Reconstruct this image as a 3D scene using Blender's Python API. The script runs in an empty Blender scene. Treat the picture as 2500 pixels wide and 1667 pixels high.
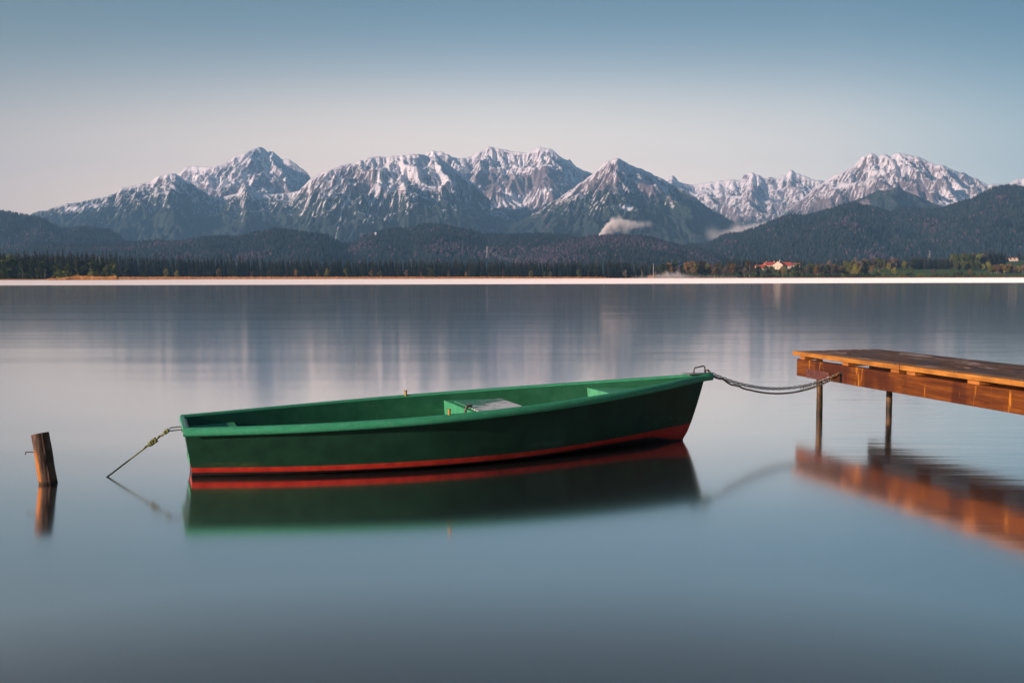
import bpy, bmesh, math, random
import numpy as np
from mathutils import Vector, Matrix

rad = math.radians
scene = bpy.context.scene
C = bpy.data.collections.new("scene_objects"); scene.collection.children.link(C)
random.seed(7); RNG = np.random.default_rng(7)

# ------------------------------------------------------------------ camera
F = 2430.0; W, H = 2500.0, 1667.0; CAM_H = 1.5
PITCH = math.atan((833.5 - 677.5) / F); ROLL = math.atan(5 / 2500)
cam_d = bpy.data.cameras.new("camera"); cam = bpy.data.objects.new("camera", cam_d); C.objects.link(cam)
cam_d.sensor_width = 36.0; cam_d.lens = 36.0 * F / W; cam_d.clip_start = 0.05; cam_d.clip_end = 80000
_fw = Vector((0, math.cos(PITCH), -math.sin(PITCH))); _up = Vector((0, math.sin(PITCH), math.cos(PITCH))); _rt = Vector((1, 0, 0))
CR = math.cos(ROLL) * _rt - math.sin(ROLL) * _up
CU = math.sin(ROLL) * _rt + math.cos(ROLL) * _up
cam.matrix_world = Matrix(((CR.x, CU.x, -_fw.x, 0), (CR.y, CU.y, -_fw.y, 0), (CR.z, CU.z, -_fw.z, CAM_H), (0, 0, 0, 1)))
scene.camera = cam

def ray(px, py):
    return CR * ((px - W / 2) / F) - CU * ((py - H / 2) / F) + _fw
def at_z(px, py, z):
    d = ray(px, py); return Vector((0, 0, CAM_H)) + d * ((z - CAM_H) / d.z)
def at_y(px, py, Y):
    d = ray(px, py); return Vector((0, 0, CAM_H)) + d * (Y / d.y)

# ------------------------------------------------------------------ exposure, sampling
scene.view_settings.view_transform = 'Standard'; scene.view_settings.look = 'None'
scene.view_settings.exposure = 0.60; scene.view_settings.gamma = 1.0
scene.render.engine = 'CYCLES'
cy = scene.cycles
cy.use_denoising = True
cy.max_bounces = 10; cy.volume_bounces = 6; cy.diffuse_bounces = 3; cy.glossy_bounces = 4
cy.sample_clamp_indirect = 4.0

# ------------------------------------------------------------------ world (dawn sky) and sun
SUN_EL, SUN_AZ = 13.0, 237.0        # azimuth measured clockwise from +Y (the view direction)
world = bpy.data.worlds.new("World"); scene.world = world; world.use_nodes = True
wn = world.node_tree.nodes; wl = world.node_tree.links; wn.clear()
def wnode(t, **k):
    n = wn.new(t)
    for a, b in k.items(): setattr(n, a, b)
    return n
def wmath(op, a, b=None, c=None, clamp=False):
    n = wnode('ShaderNodeMath', operation=op); n.use_clamp = clamp
    for i, v in enumerate((a, b, c)):
        if v is None: continue
        if isinstance(v, (int, float)): n.inputs[i].default_value = v
        else: wl.new(v, n.inputs[i])
    return n.outputs[0]
def srgb(r, g, b, s=1.0):
    f = lambda c: (c / 255 / 12.92 if c / 255 <= .04045 else ((c / 255 + .055) / 1.055) ** 2.4) * s
    return (f(r), f(g), f(b), 1)
def fill_ramp(ramp, stops):
    el = ramp.elements
    while len(el) > 1: el.remove(el[-1])
    el[0].position = stops[0][0]; el[0].color = stops[0][1]
    for p, c in stops[1:]:
        e = el.new(p); e.color = c
tc = wnode('ShaderNodeTexCoord'); sx = wnode('ShaderNodeSeparateXYZ'); wl.new(tc.outputs['Generated'], sx.inputs[0])
el_ = wmath('MULTIPLY', wmath('ARCSINE', sx.outputs[2]), 180 / math.pi)           # elevation, degrees
az_ = wmath('MULTIPLY', wmath('ARCTAN2', sx.outputs[0], sx.outputs[1]), 180 / math.pi)  # azimuth, degrees
de = wmath('SUBTRACT', el_, 3.0)
de = wmath('MULTIPLY', de, wmath('ADD', 0.45, wmath('MULTIPLY', 0.55, wmath('GREATER_THAN', de, 0.0))))
daz = wmath('MULTIPLY', wmath('SUBTRACT', az_, 1.0), 0.21)
uu = wmath('SQRT', wmath('ADD', wmath('MULTIPLY', de, de), wmath('MULTIPLY', daz, daz)))
un = wmath('DIVIDE', uu, 40.0, clamp=True)
rp = wnode('ShaderNodeValToRGB'); rp.color_ramp.interpolation = 'B_SPLINE'; wl.new(un, rp.inputs[0])
SKY = [(0.0, srgb(238, 209, 190, 1.75)), (2.5, srgb(236, 209, 191, 1.65)), (4.8, srgb(231, 213, 197, 1.45)), (6.8, srgb(212, 207, 200, 1.18)), (8.6, srgb(172, 184, 191, 1.0)),
       (10.5, srgb(131, 159, 175, .9)), (12.6, srgb(107, 143, 164, .86)), (15.2, srgb(118, 138, 150, .88)), (18.5, srgb(98, 108, 115, .86)), (22, srgb(66, 80, 90, .8)), (30, srgb(60, 84, 106, .8)), (40, srgb(56, 84, 116, .8))]
fill_ramp(rp.color_ramp, [(d / 40.0, tuple(v * .4 for v in c[:3]) + (1,)) for d, c in SKY])
# warm grey towards the left (sun side), teal towards the right
tl = wnode('ShaderNodeMapRange'); wl.new(az_, tl.inputs[0]); tl.inputs[1].default_value = -32; tl.inputs[2].default_value = 30
tint = wnode('ShaderNodeValToRGB'); wl.new(tl.outputs[0], tint.inputs[0])
fill_ramp(tint.color_ramp, [(0, (1.12, .90, .75, 1)), (0.22, (1.03, .94, .88, 1)), (0.5, (1, 1, 1, 1)), (0.8, (.93, .97, .98, 1)), (1, (0.64, .82, .87, 1))])
tm = wnode('ShaderNodeMix', data_type='RGBA', blend_type='MULTIPLY'); tm.inputs[0].default_value = 1
wl.new(rp.outputs[0], tm.inputs[6]); wl.new(tint.outputs[0], tm.inputs[7])
nish = wnode('ShaderNodeTexSky'); nish.sky_type = 'NISHITA'; nish.sun_disc = False
nish.sun_elevation = rad(SUN_EL); nish.sun_rotation = rad(SUN_AZ)
nm = wnode('ShaderNodeMix', data_type='RGBA', blend_type='MIX')
sc_ = wnode('ShaderNodeMix', data_type='RGBA', blend_type='MULTIPLY'); sc_.inputs[0].default_value = 1
wl.new(nish.outputs[0], sc_.inputs[6]); sc_.inputs[7].default_value = (0.04, 0.04, 0.04, 1)
hi = wnode('ShaderNodeMapRange'); wl.new(el_, hi.inputs[0]); hi.inputs[1].default_value = 22; hi.inputs[2].default_value = 60; hi.inputs[3].default_value = 0.04; hi.inputs[4].default_value = 0.7
wl.new(hi.outputs[0], nm.inputs[0]); wl.new(tm.outputs[2], nm.inputs[6]); wl.new(sc_.outputs[2], nm.inputs[7])
bg = wnode('ShaderNodeBackground'); wl.new(nm.outputs[2], bg.inputs[0]); bg.inputs[1].default_value = 1.83
wo = wnode('ShaderNodeOutputWorld'); wl.new(bg.outputs[0], wo.inputs[0])

sun_d = bpy.data.lights.new("sun", 'SUN'); sun = bpy.data.objects.new("sun", sun_d); C.objects.link(sun)
sun_d.energy = 5.0; sun_d.angle = rad(1.0); sun_d.color = (1.0, 0.725, 0.62)
_sd = Vector((math.sin(rad(SUN_AZ)) * math.cos(rad(SUN_EL)), math.cos(rad(SUN_AZ)) * math.cos(rad(SUN_EL)), math.sin(rad(SUN_EL))))
sun.rotation_euler = _sd.to_track_quat('Z', 'Y').to_euler(); sun.location = _sd * 50

# ------------------------------------------------------------------ material helpers
class Mat:
    def __init__(self, name):
        self.m = bpy.data.materials.new(name); self.m.use_nodes = True
        self.t = self.m.node_tree; self.n = self.t.nodes; self.l = self.t.links; self.n.clear()
        self.out = self.n.new('ShaderNodeOutputMaterial')
    def node(self, typ, **k):
        n = self.n.new(typ)
        for a, b in k.items(): setattr(n, a, b)
        return n
    def link(self, a, b): self.l.new(a, b)
    def val(self, inp, v):
        if isinstance(v, bpy.types.NodeSocket): self.l.new(v, inp)
        elif v is not None: inp.default_value = v
    def math(self, op, a, b=None, clamp=False):
        n = self.node('ShaderNodeMath', operation=op); n.use_clamp = clamp
        self.val(n.inputs[0], a)
        if b is not None: self.val(n.inputs[1], b)
        return n.outputs[0]
    def coords(self, kind='Object', scale=(1, 1, 1), rot=(0, 0, 0)):
        t = self.node('ShaderNodeTexCoord'); mp = self.node('ShaderNodeMapping')
        self.l.new(t.outputs[kind], mp.inputs[0]); mp.inputs['Scale'].default_value = scale; mp.inputs['Rotation'].default_value = rot
        return mp.outputs[0]
    def noise(self, vec, scale=5, detail=4, rough=0.55, dist=0.0):
        n = self.node('ShaderNodeTexNoise'); self.val(n.inputs['Vector'], vec); n.inputs['Scale'].default_value = scale
        n.inputs['Detail'].default_value = detail; n.inputs['Roughness'].default_value = rough; n.inputs['Distortion'].default_value = dist
        return n.outputs['Fac']
    def ramp(self, fac, stops, interp='LINEAR'):
        r = self.node('ShaderNodeValToRGB'); self.val(r.inputs[0], fac); fill_ramp(r.color_ramp, [(p, c if len(c) == 4 else (*c, 1)) for p, c in stops])
        r.color_ramp.interpolation = interp; return r.outputs[0]
    def step(self, v, a, b):
        n = self.node('ShaderNodeMapRange'); n.interpolation_type = 'SMOOTHSTEP'
        self.val(n.inputs[0], v); self.val(n.inputs[1], a); self.val(n.inputs[2], b); return n.outputs[0]
    def mix(self, fac, a, b, blend='MIX'):
        n = self.node('ShaderNodeMix', data_type='RGBA', blend_type=blend); self.val(n.inputs[0], fac)
        self.val(n.inputs[6], (*a, 1) if isinstance(a, tuple) and len(a) == 3 else a)
        self.val(n.inputs[7], (*b, 1) if isinstance(b, tuple) and len(b) == 3 else b); return n.outputs[2]
    def attr_x(self):
        n = self.node('ShaderNodeSeparateXYZ'); self.l.new(self.coords(), n.inputs[0]); return n.outputs[0]
    def attr(self, name):
        n = self.node('ShaderNodeAttribute'); n.attribute_name = name; return n
    def bump(self, height, strength=0.3, dist=0.01, normal=None):
        n = self.node('ShaderNodeBump'); self.val(n.inputs['Height'], height); n.inputs['Strength'].default_value = strength; n.inputs['Distance'].default_value = dist
        if normal is not None: self.l.new(normal, n.inputs['Normal'])
        return n.outputs[0]
    def bsdf(self, color, rough=0.6, metal=0.0, normal=None, spec=0.5, coat=0.0):
        b = self.node('ShaderNodeBsdfPrincipled')
        self.val(b.inputs['Base Color'], (*color, 1) if isinstance(color, tuple) and len(color) == 3 else color)
        self.val(b.inputs['Roughness'], rough); b.inputs['Metallic'].default_value = metal
        b.inputs['Specular IOR Level'].default_value = spec; b.inputs['Coat Weight'].default_value = coat
        if normal is not None: self.l.new(normal, b.inputs['Normal'])
        self.l.new(b.outputs[0], self.out.inputs[0]); return self.m

def simple(name, color, rough=0.6, metal=0.0, var=0.25, scale=20, spec=0.5, bump=0.0):
    m = Mat(name); co = m.coords(); n = m.noise(co, scale, 5)
    c = m.ramp(n, [(0.25, tuple(x * (1 - var) for x in color)), (0.75, tuple(min(1, x * (1 + var)) for x in color))])
    nr = m.bump(n, bump, 0.01) if bump else None
    return m.bsdf(c, rough, metal, nr, spec)

# ------------------------------------------------------------------ object helpers
def mesh_np(name, verts, faces, mats=(), smooth=False, attrs=None, fmat=None, parent=None):
    """one mesh object from numpy verts (n,3) and equal-sided faces (m,k) or a python list of faces"""
    me = bpy.data.meshes.new(name)
    verts = np.asarray(verts, dtype=np.float32)
    if isinstance(faces, np.ndarray):
        k = faces.shape[1]; nf = len(faces)
        me.vertices.add(len(verts)); me.vertices.foreach_set('co', verts.ravel())
        me.loops.add(nf * k); me.loops.foreach_set('vertex_index', faces.ravel().astype(np.int32))
        me.polygons.add(nf); me.polygons.foreach_set('loop_start', np.arange(0, nf * k, k, dtype=np.int32))
        me.update(calc_edges=True)
    else:
        me.from_pydata([tuple(map(float, v)) for v in verts], [], faces); me.update()
    if smooth: me.polygons.foreach_set('use_smooth', [True] * len(me.polygons))
    if fmat is not None: me.polygons.foreach_set('material_index', np.asarray(fmat, dtype=np.int32))
    for k_, v in (attrs or {}).items():
        a = me.attributes.new(k_, 'FLOAT', 'POINT'); a.data.foreach_set('value', np.asarray(v, dtype=np.float32))
    for m in mats: me.materials.append(m)
    o = bpy.data.objects.new(name, me); C.objects.link(o)
    if parent: o.parent = parent
    return o
def tag(o, label=None, cat=None, group=None, kind=None):
    if label: o['label'] = label
    if cat: o['category'] = cat
    if group: o['group'] = group
    if kind: o['kind'] = kind
    return o
def empty(name, loc=(0, 0, 0), rz=0.0):
    o = bpy.data.objects.new(name, None); C.objects.link(o); o.location = loc; o.rotation_euler = (0, 0, rz); o.empty_display_size = 0.2
    return o

class MB:
    """collects boxes, tubes and lofts into one mesh"""
    def __init__(self): self.v = []; self.f = []; self.mi = []
    def add(self, vs, fs, mi=0):
        b = len(self.v); self.v += [tuple(map(float, p)) for p in vs]
        self.f += [tuple(i + b for i in f) for f in fs]; self.mi += [mi] * len(fs); return self
    def box(self, c, s, rz=0.0, mi=0, M=None):
        hx, hy, hz = s[0] / 2, s[1] / 2, s[2] / 2; cs, sn = math.cos(rz), math.sin(rz); vs = []
        for x, y, z in ((-hx, -hy, -hz), (hx, -hy, -hz), (hx, hy, -hz), (-hx, hy, -hz), (-hx, -hy, hz), (hx, -hy, hz), (hx, hy, hz), (-hx, hy, hz)):
            vs.append((c[0] + x * cs - y * sn, c[1] + x * sn + y * cs, c[2] + z))
        return self.add(vs, [(0, 3, 2, 1), (4, 5, 6, 7), (0, 1, 5, 4), (1, 2, 6, 5), (2, 3, 7, 6), (3, 0, 4, 7)], mi)
    def tube(self, pts, r, n=8, mi=0, caps=True):
        pts = [Vector(p) for p in pts]; rs = r if hasattr(r, '__len__') else [r] * len(pts); vs = []; fs = []; prev = None
        for i, p in enumerate(pts):
            d = (pts[min(i + 1, len(pts) - 1)] - pts[max(i - 1, 0)]).normalized()
            a = prev - d * prev.dot(d) if prev is not None else (Vector((0, 0, 1)) if abs(d.z) < .9 else Vector((1, 0, 0)))
            a = (a - d * a.dot(d)).normalized(); b = d.cross(a); prev = a
            for k in range(n):
                t = 2 * math.pi * k / n; vs.append(p + (a * math.cos(t) + b * math.sin(t)) * rs[i])
        for i in range(len(pts) - 1):
            for k in range(n):
                fs.append((i * n + k, i * n + (k + 1) % n, (i + 1) * n + (k + 1) % n, (i + 1) * n + k))
        if caps: fs += [tuple(range(n - 1, -1, -1)), tuple(range((len(pts) - 1) * n, len(pts) * n))]
        return self.add(vs, fs, mi)
    def build(self, name, mats, parent=None, smooth=False, bevel=0.0):
        me = bpy.data.meshes.new(name); me.from_pydata(self.v, [], self.f)
        me.polygons.foreach_set('material_index', self.mi)
        if smooth: me.polygons.foreach_set('use_smooth', [True] * len(me.polygons))
        me.update()
        for m in (mats if isinstance(mats, (list, tuple)) else [mats]): me.materials.append(m)
        o = bpy.data.objects.new(name, me); C.objects.link(o)
        if parent: o.parent = parent
        if bevel:
            b = o.modifiers.new('bevel', 'BEVEL'); b.width = bevel; b.segments = 2; b.limit_method = 'ANGLE'
        return o

# ------------------------------------------------------------------ noise
_P = np.random.default_rng(3).permutation(256); _P = np.r_[_P, _P, _P]
_G = np.array([(math.cos(a), math.sin(a)) for a in np.linspace(0, 2 * math.pi, 16, endpoint=False)])
def perlin(x, y, seed=0):
    x = np.asarray(x, float) + seed * 37.13; y = np.asarray(y, float) + seed * 17.71
    xi = np.floor(x).astype(int); yi = np.floor(y).astype(int); xf = x - xi; yf = y - yi
    u = xf ** 3 * (xf * (xf * 6 - 15) + 10); v = yf ** 3 * (yf * (yf * 6 - 15) + 10)
    def g(ix, iy, dx, dy):
        q = _G[_P[(_P[ix & 255] + iy) & 255] & 15]; return q[..., 0] * dx + q[..., 1] * dy
    a = g(xi, yi, xf, yf); b = g(xi + 1, yi, xf - 1, yf); c = g(xi, yi + 1, xf, yf - 1); d = g(xi + 1, yi + 1, xf - 1, yf - 1)
    return ((a + u * (b - a)) + v * ((c + u * (d - c)) - (a + u * (b - a)))) * 1.5
def fbm(x, y, oct=5, seed=0, gain=0.5, lac=2.03):
    s = 0; a = 1.0; n = 0
    for i in range(oct): s = s + a * perlin(x * lac ** i, y * lac ** i, seed + i * 3); n += a; a *= gain
    return s / n
def ridged(x, y, oct=5, seed=0, gain=0.5, lac=2.07):
    s = 0; a = 1.0; n = 0; w = 1.0
    for i in range(oct):
        r = 1 - np.abs(perlin(x * lac ** i, y * lac ** i, seed + i * 5)); r = r * r
        s = s + a * r * w; w = np.clip(r * 1.3, 0, 1); n += a; a *= gain
    return s / n
def sstep(x, a, b):
    t = np.clip((x - a) / (b - a), 0, 1); return t * t * (3 - 2 * t)

# ------------------------------------------------------------------ lake
def water_material():
    m = Mat('lake_water')
    geo = m.node('ShaderNodeNewGeometry')
    swell = m.noise(m.coords('Object', (0.012, 0.11, 1), (0, 0, rad(-3))), 1.0, 3, 0.6)
    rip = m.noise(m.coords('Object', (0.5, 4.0, 1), (0, 0, rad(3))), 1.0, 3, 0.55)
    patch = m.math('ADD', m.math('MULTIPLY', m.step(m.noise(m.coords('Object', (0.15, 0.3, 1)), 1.0, 2, 0.5), 0.5, 0.75), .4), m.step(m.attr_x(), 2.2, 3.6))
    sp_ = m.node('ShaderNodeSeparateXYZ'); m.link(m.coords(), sp_.inputs[0]); near = m.step(sp_.outputs[1], 45, 12)
    b1 = m.bump(swell, 0.9, 0.030)
    b2 = m.bump(m.math('MULTIPLY', rip, m.math('MULTIPLY', patch, near)), 0.6, 0.0055, b1)
    gl = m.node('ShaderNodeBsdfGlossy'); gl.distribution = 'GGX'; gl.inputs['Color'].default_value = (1.0, 0.945, 0.90, 1); m.link(m.math('ADD', 0.088, m.math('MULTIPLY', near, 0.028)), gl.inputs['Roughness'])
    m.link(b2, gl.inputs['Normal'])
    body = m.node('ShaderNodeBsdfDiffuse'); body.inputs['Color'].default_value = (0.035, 0.05, 0.058, 1)
    d = m.node('ShaderNodeVectorMath', operation='DOT_PRODUCT'); m.link(geo.outputs['Normal'], d.inputs[0]); m.link(geo.outputs['Incoming'], d.inputs[1])
    fac = m.ramp(m.math('ABSOLUTE', d.outputs['Value']), [(0, (1, 1, 1)), (0.12, (.98, .98, .98)), (0.19, (.92, .92, .92)), (0.29, (.88, .88, .88)), (0.345, (.56, .56, .56)), (0.40, (.36, .36, .36)), (0.6, (.2, .2, .2)), (1, (.05, .05, .05))])
    mx = m.node('ShaderNodeMixShader'); m.link(fac, mx.inputs[0]); m.link(body.outputs[0], mx.inputs[1]); m.link(gl.outputs[0], mx.inputs[2])
    m.link(mx.outputs[0], m.out.inputs[0]); return m.m
lake = mesh_np('lake', [(-9000, -400, 0), (9000, -400, 0), (9000, 1320, 0), (-9000, 1320, 0)], np.array([[0, 1, 2, 3]]), [water_material()])
tag(lake, 'still lake reflecting the sky and the mountains', 'lake', kind='structure')

# ------------------------------------------------------------------ ground beyond the lake
PXX = lambda px, Y: (px - W / 2) / F * Y       # a column of the photograph at depth Y
def shore_y(px):
    """distance of the far shoreline along a column"""
    px = np.asarray(px, float)
    base = 1205 + 14 * fbm(px / 160, px * 0, 3, 5)
    spit = sstep(px, 270, 292) * 1.0
    return base * spit + (1 - spit) * 815
def ground_z(px, Y):
    px = np.asarray(px, float); Y = np.asarray(Y, float)
    d = np.clip(Y - shore_y(px), -40, 6000)
    sl = 0.006 + 0.062 * sstep(px, 1600, 1900) + 0.012 * sstep(px, 2330, 2480)
    top = 8 + 22 * sstep(px, 1600, 1900) + 14 * sstep(px, 2330, 2480)
    dd = np.clip(d - 15, 0, None); k = sl * dd
    z = top * (1 - np.exp(-k / top))
    return np.where(d < 0, d * 0.05, np.clip(d * 0.03, 0, 0.45)) + z + 0.25 * fbm(px / 30, Y / 40, 3, 9) * np.clip(d / 40, 0, 1)
def meadow_material():
    m = Mat('meadow'); co = m.coords('Object', (0.02, 0.006, 0.02)); n = m.noise(co, 1.0, 5, 0.6)
    n2 = m.noise(m.coords('Object', (1, 1, 1)), 0.35, 5, 0.7)
    c = m.ramp(n, [(0.3, (.055, .10, .02)), (0.5, (.085, .14, .03)), (0.62, (.13, .15, .045)), (0.75, (.20, .13, .06))])
    c = m.mix(m.math('MULTIPLY', n2, 0.5), c, (.03, .05, .012)); return m.bsdf(c, 0.9, spec=0.1)
def build_ground():
    pxs = np.r_[np.linspace(-1500, -100, 20), np.linspace(-60, 2560, 330), np.linspace(2600, 4000, 20)]
    s = np.r_[np.linspace(-12, 40, 14), np.linspace(55, 650, 60), np.linspace(800, 6500, 12)]
    PX, S = np.meshgrid(pxs, s); Y = shore_y(PX) + S
    X = PXX(PX, Y); Z = ground_z(PX, Y)
    n, k = PX.shape; idx = np.arange(n * k).reshape(n, k)
    f = np.stack([idx[:-1, :-1], idx[:-1, 1:], idx[1:, 1:], idx[1:, :-1]], -1).reshape(-1, 4)
    o = mesh_np('ground', np.stack([X, Y, Z], -1).reshape(-1, 3), f, [meadow_material()], smooth=True)
    tag(o, 'green meadow land along the far shore of the lake', 'ground', kind='structure')
build_ground()

# ------------------------------------------------------------------ mountains
def erode(z, dx, dy, iters, K, talus, hold):
    """stream erosion on a grid: water runs to the steepest neighbour, valleys deepen with the flow; slopes above talus slump"""
    n, k = z.shape; N = n * k; ids = np.arange(N).reshape(n, k)
    nb = [(-1, 0), (1, 0), (0, -1), (0, 1), (-1, -1), (-1, 1), (1, -1), (1, 1)]
    A = np.ones(N)
    for it in range(iters):
        zp = np.pad(z, 1, 'edge'); ip = np.pad(ids, 1, 'edge'); best = np.zeros((n, k)); rec = ids.copy(); drop = np.zeros((n, k))
        for a, b in nb:
            d = np.sqrt((a * dy) ** 2 + (b * dx) ** 2); dz = z - zp[1 + a:1 + a + n, 1 + b:1 + b + k]; s = dz / d
            m = s > best; best = np.where(m, s, best); rec = np.where(m, ip[1 + a:1 + a + n, 1 + b:1 + b + k], rec); drop = np.where(m, dz, drop)
        r = rec.ravel(); src = r != np.arange(N); rs = r[src]
        for q in range(140 if it < 2 else 40):      # flow builds up from the previous pass
            A = 1 + np.bincount(rs, weights=A[src], minlength=N)
        e = K * np.sqrt(np.minimum(A, 4000).reshape(n, k) * dx * dy) * best
        e = np.minimum(e, drop * .45) + np.clip(best - talus, 0, None) * dx * .12
        z = z - np.minimum(e, drop * .7) * hold
        if it % 4 == 3:
            zz = np.pad(z, 1, 'edge'); z = z * .97 + .0075 * (zz[:-2, 1:-1] + zz[2:, 1:-1] + zz[1:-1, :-2] + zz[1:-1, 2:])
    return z, A.reshape(n, k), best
def mountain_material():
    m = Mat('alpine_slope')
    sv = m.attr('snow').outputs['Fac']; fv = m.attr('forest').outputs['Fac']
    co = m.coords('Object', (1, 1, 1)); fl = m.node('ShaderNodeCombineXYZ'); m.link(m.attr('across').outputs['Fac'], fl.inputs[0]); m.link(m.attr('down').outputs['Fac'], fl.inputs[1]); cs = fl.outputs[0]
    n1 = m.noise(cs, 0.060, 4, 0.8); n2 = m.noise(co, 0.006, 4, 0.6); n3 = m.noise(m.coords('Object', (0.12, 0.12, 1.0)), 0.035, 4, 0.65)
    rock = m.ramp(n1, [(0.25, (.10, .085, .095)), (0.5, (.20, .165, .175)), (0.75, (.33, .27, .27))])
    rock = m.mix(m.math('MULTIPLY', m.step(n3, 0.45, 0.6), 0.55), rock, (.11, .09, .105))
    nf = m.noise(m.coords('Object', (1, .5, .6)), 0.05, 4, 0.75)
    forest = m.ramp(nf, [(0.3, (.014, .024, .022)), (0.55, (.03, .045, .036)), (0.72, (.06, .07, .05))])
    forest = m.mix(m.step(n2, 0.58, 0.72), forest, (.085, .07, .07))
    snow = m.ramp(n2, [(0.3, (.74, .74, .78)), (0.7, (.90, .89, .89))])
    fm = m.step(m.math('ADD', fv, m.math('MULTIPLY', m.math('SUBTRACT', nf, 0.5), 0.9)), 0.42, 0.58)
    sm = m.step(m.math('ADD', sv, m.math('MULTIPLY', m.math('SUBTRACT', n1, 0.5), 2.5)), 0.47, 0.56)
    strata = m.noise(m.coords('Object', (.10, .10, 1.0), (.10, .06, 0)), 0.055, 3, .6)
    sv2 = m.math('MULTIPLY', m.math('SUBTRACT', 1.0, m.step(strata, .56, .64)), 1.0)
    sm = m.math('MULTIPLY', sm, m.math('ADD', m.math('MULTIPLY', sv2, .75), m.math('MULTIPLY', m.step(sv, .72, .98), 1.0), clamp=True))
    c = m.mix(fm, rock, forest); c = m.mix(sm, c, snow)
    return m.bsdf(c, 0.85, spec=0.15, normal=m.bump(n1, 0.7, 14.0))
MOUNT = mountain_material()

def ridge(name, label, pts, Y, front, back, zs=(0, 0), p=1.15, amp=0.16, lam=420, seed=1, mat=None, cols_px=3.0, rows=230,
          snow=(560, 480), tree=(560, 500), rockiness=0.35, jag=1.0, fan=0.5, wander=0.05, chutes=(), patches=(), foot=0.0, snowbias=0.0, kind='structure', er=34, erk=.05):
    """a massif: the crest follows a traced skyline at its own distance, slopes fall to the front and back,
    carved by branching gullies. snow / tree: heights (photo rows at the crest distance) between which snow and forest fade"""
    pts = sorted(pts); xs = np.array([a for a, b in pts], float); ys = np.array([b for a, b in pts], float)
    px = np.arange(xs[0], xs[-1] + .1, cols_px); cy_ = np.interp(px, xs, ys)
    cy_ = cy_ + jag * (fbm(px / 16, px * 0 + 3.3, 5, seed + 40, .62) * 5.0)
    Yc = Y * (1 + wander * fbm(px / 260, px * 0, 3, seed + 9))
    hor = 677.5 - (px - 1250) * math.tan(ROLL)
    ratio = (hor - cy_) / F * 1.0
    Zc = CAM_H + ratio * Yc
    sb = np.linspace(-1, 0, 26)[:-1]; sf = np.linspace(0, 1, rows) ** 1.08
    S = np.r_[sb, sf][:, None]; ZC = Zc[None, :]; PX = px[None, :]
    YY = np.where(S < 0, Yc - S * back, Yc - S * front)
    X = (PX - 1250) / F * YY
    sl = np.gradient(np.convolve(np.pad(Zc, 20, 'edge'), np.ones(41) / 41, 'valid'), px) / (np.mean(Yc) / F)
    dist = np.clip(S, 0, 1) * front
    q = X + fan * sl[None, :] * dist * 0.55 + 90 * fbm(X / 500, YY / 500, 3, seed + 2)
    r = ridged(q / lam + .55 * fbm(X / 240, YY / 420, 3, seed + 5), YY / (lam * 2.6), 6, seed, 0.55)
    r2 = ridged(q / (lam * .33) + .8 * fbm(X / 110, YY / 150, 3, seed + 6), YY / (lam * .75), 5, seed + 7, 0.58)
    r3 = ridged(q / (lam * .11), YY / (lam * .24), 4, seed + 17, 0.6)
    hf = fbm(X / 60, YY / 60, 4, seed + 13)
    a = np.abs(S); base = np.clip(1 - a, 0, 1) ** p
    env = np.clip(a / 0.25, 0, 1) ** 0.8 * np.clip((1 - a) / .35, 0, 1)
    z = ZC * base + amp * ZC * env * ((r - 0.42) * 1.5 + (r2 - .4) * 0.40) + amp * .06 * ZC * hf * np.clip(a / .04, 0, 1)
    flow = np.zeros_like(z)
    if er:
        dxm = cols_px * YY / F; dym = np.abs(np.gradient(YY, axis=0)); hold = np.clip(a / .05, 0, 1) * np.clip((1 - a) / .12, 0, 1)
        z, flow, _ = erode(z, dxm, dym, er, erk, 1.15, hold)
        z = z + amp * ZC * hold * (.05 * hf + .085 * (r3 - .42) + .05 * (ridged(X / 38, (YY + z) / 55, 3, seed + 30) - .42) * sstep(z / ZC, .35, .7))
        flow = np.log(flow * dxm * dym / 300.0 + 1)
    limit = CAM_H + ratio[None, :] * YY * (1 - 0.02 * np.clip(a / 0.1, 0, 1))
    z = np.where(S > 0, np.minimum(z, limit), z)
    z = np.where(S == 0, ZC, z); z = np.maximum(z, foot - 3 * a)
    # where each vertex lies on the mountain, as a row of the photograph seen from the lake
    row = hor[None, :] - (z - CAM_H) / YY * F
    gz = np.gradient(z, axis=0) / (np.gradient(YY, axis=0) + 1e-6)
    steep = np.abs(gz)
    lap = (np.roll(z, 2, 1) + np.roll(z, -2, 1) - 2 * z); lap /= (np.abs(lap).mean() * 2.5 + 1e-6); lap = np.clip(lap, -1.2, 1.2)
    big = fbm(X / 700, YY / 700, 3, seed + 21)
    alt = np.clip((snow[0] - row) / (snow[0] - snow[1]), -0.6, 1.35)
    sn = 0.38 + alt * 0.68 - .3 * np.clip(.22 - alt, 0, 1) + lap * 0.20 + (np.clip(flow, 0, 6) - 2.2) * .075 + (.42 - r3) * .22 + big * 0.20 - (.35 + rockiness) * np.clip(steep - 0.66, -.1, 1) * .9 + snowbias
    tr = 0.5 + np.clip((row - tree[1]) / (tree[0] - tree[1]) - 0.5, -.6, .6) * 1.2 + big * 0.3 - lap * 0.10
    for path, w, strength in chutes:        # avalanche chutes and gullies full of old snow
        py = np.array([b for a_, b in path]); pxx = np.array([a_ for a_, b in path]); o_ = np.argsort(py)
        cx = np.interp(row, py[o_], pxx[o_]) + 3 * fbm(row / 25, row * 0, 2, seed + 3); inside = (row > py.min()) & (row < py.max())
        mm = np.exp(-((PX - cx) / w) ** 2) * inside; sn = sn + strength * mm; tr = tr - 0.8 * mm
    for cx, cyy, wx, wy, ds, dt in patches:  # snow bowls, bare cliffs
        mm = np.exp(-((PX - cx) / wx) ** 2 - ((row - cyy) / wy) ** 2); sn = sn + ds * mm; tr = tr + dt * mm
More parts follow.
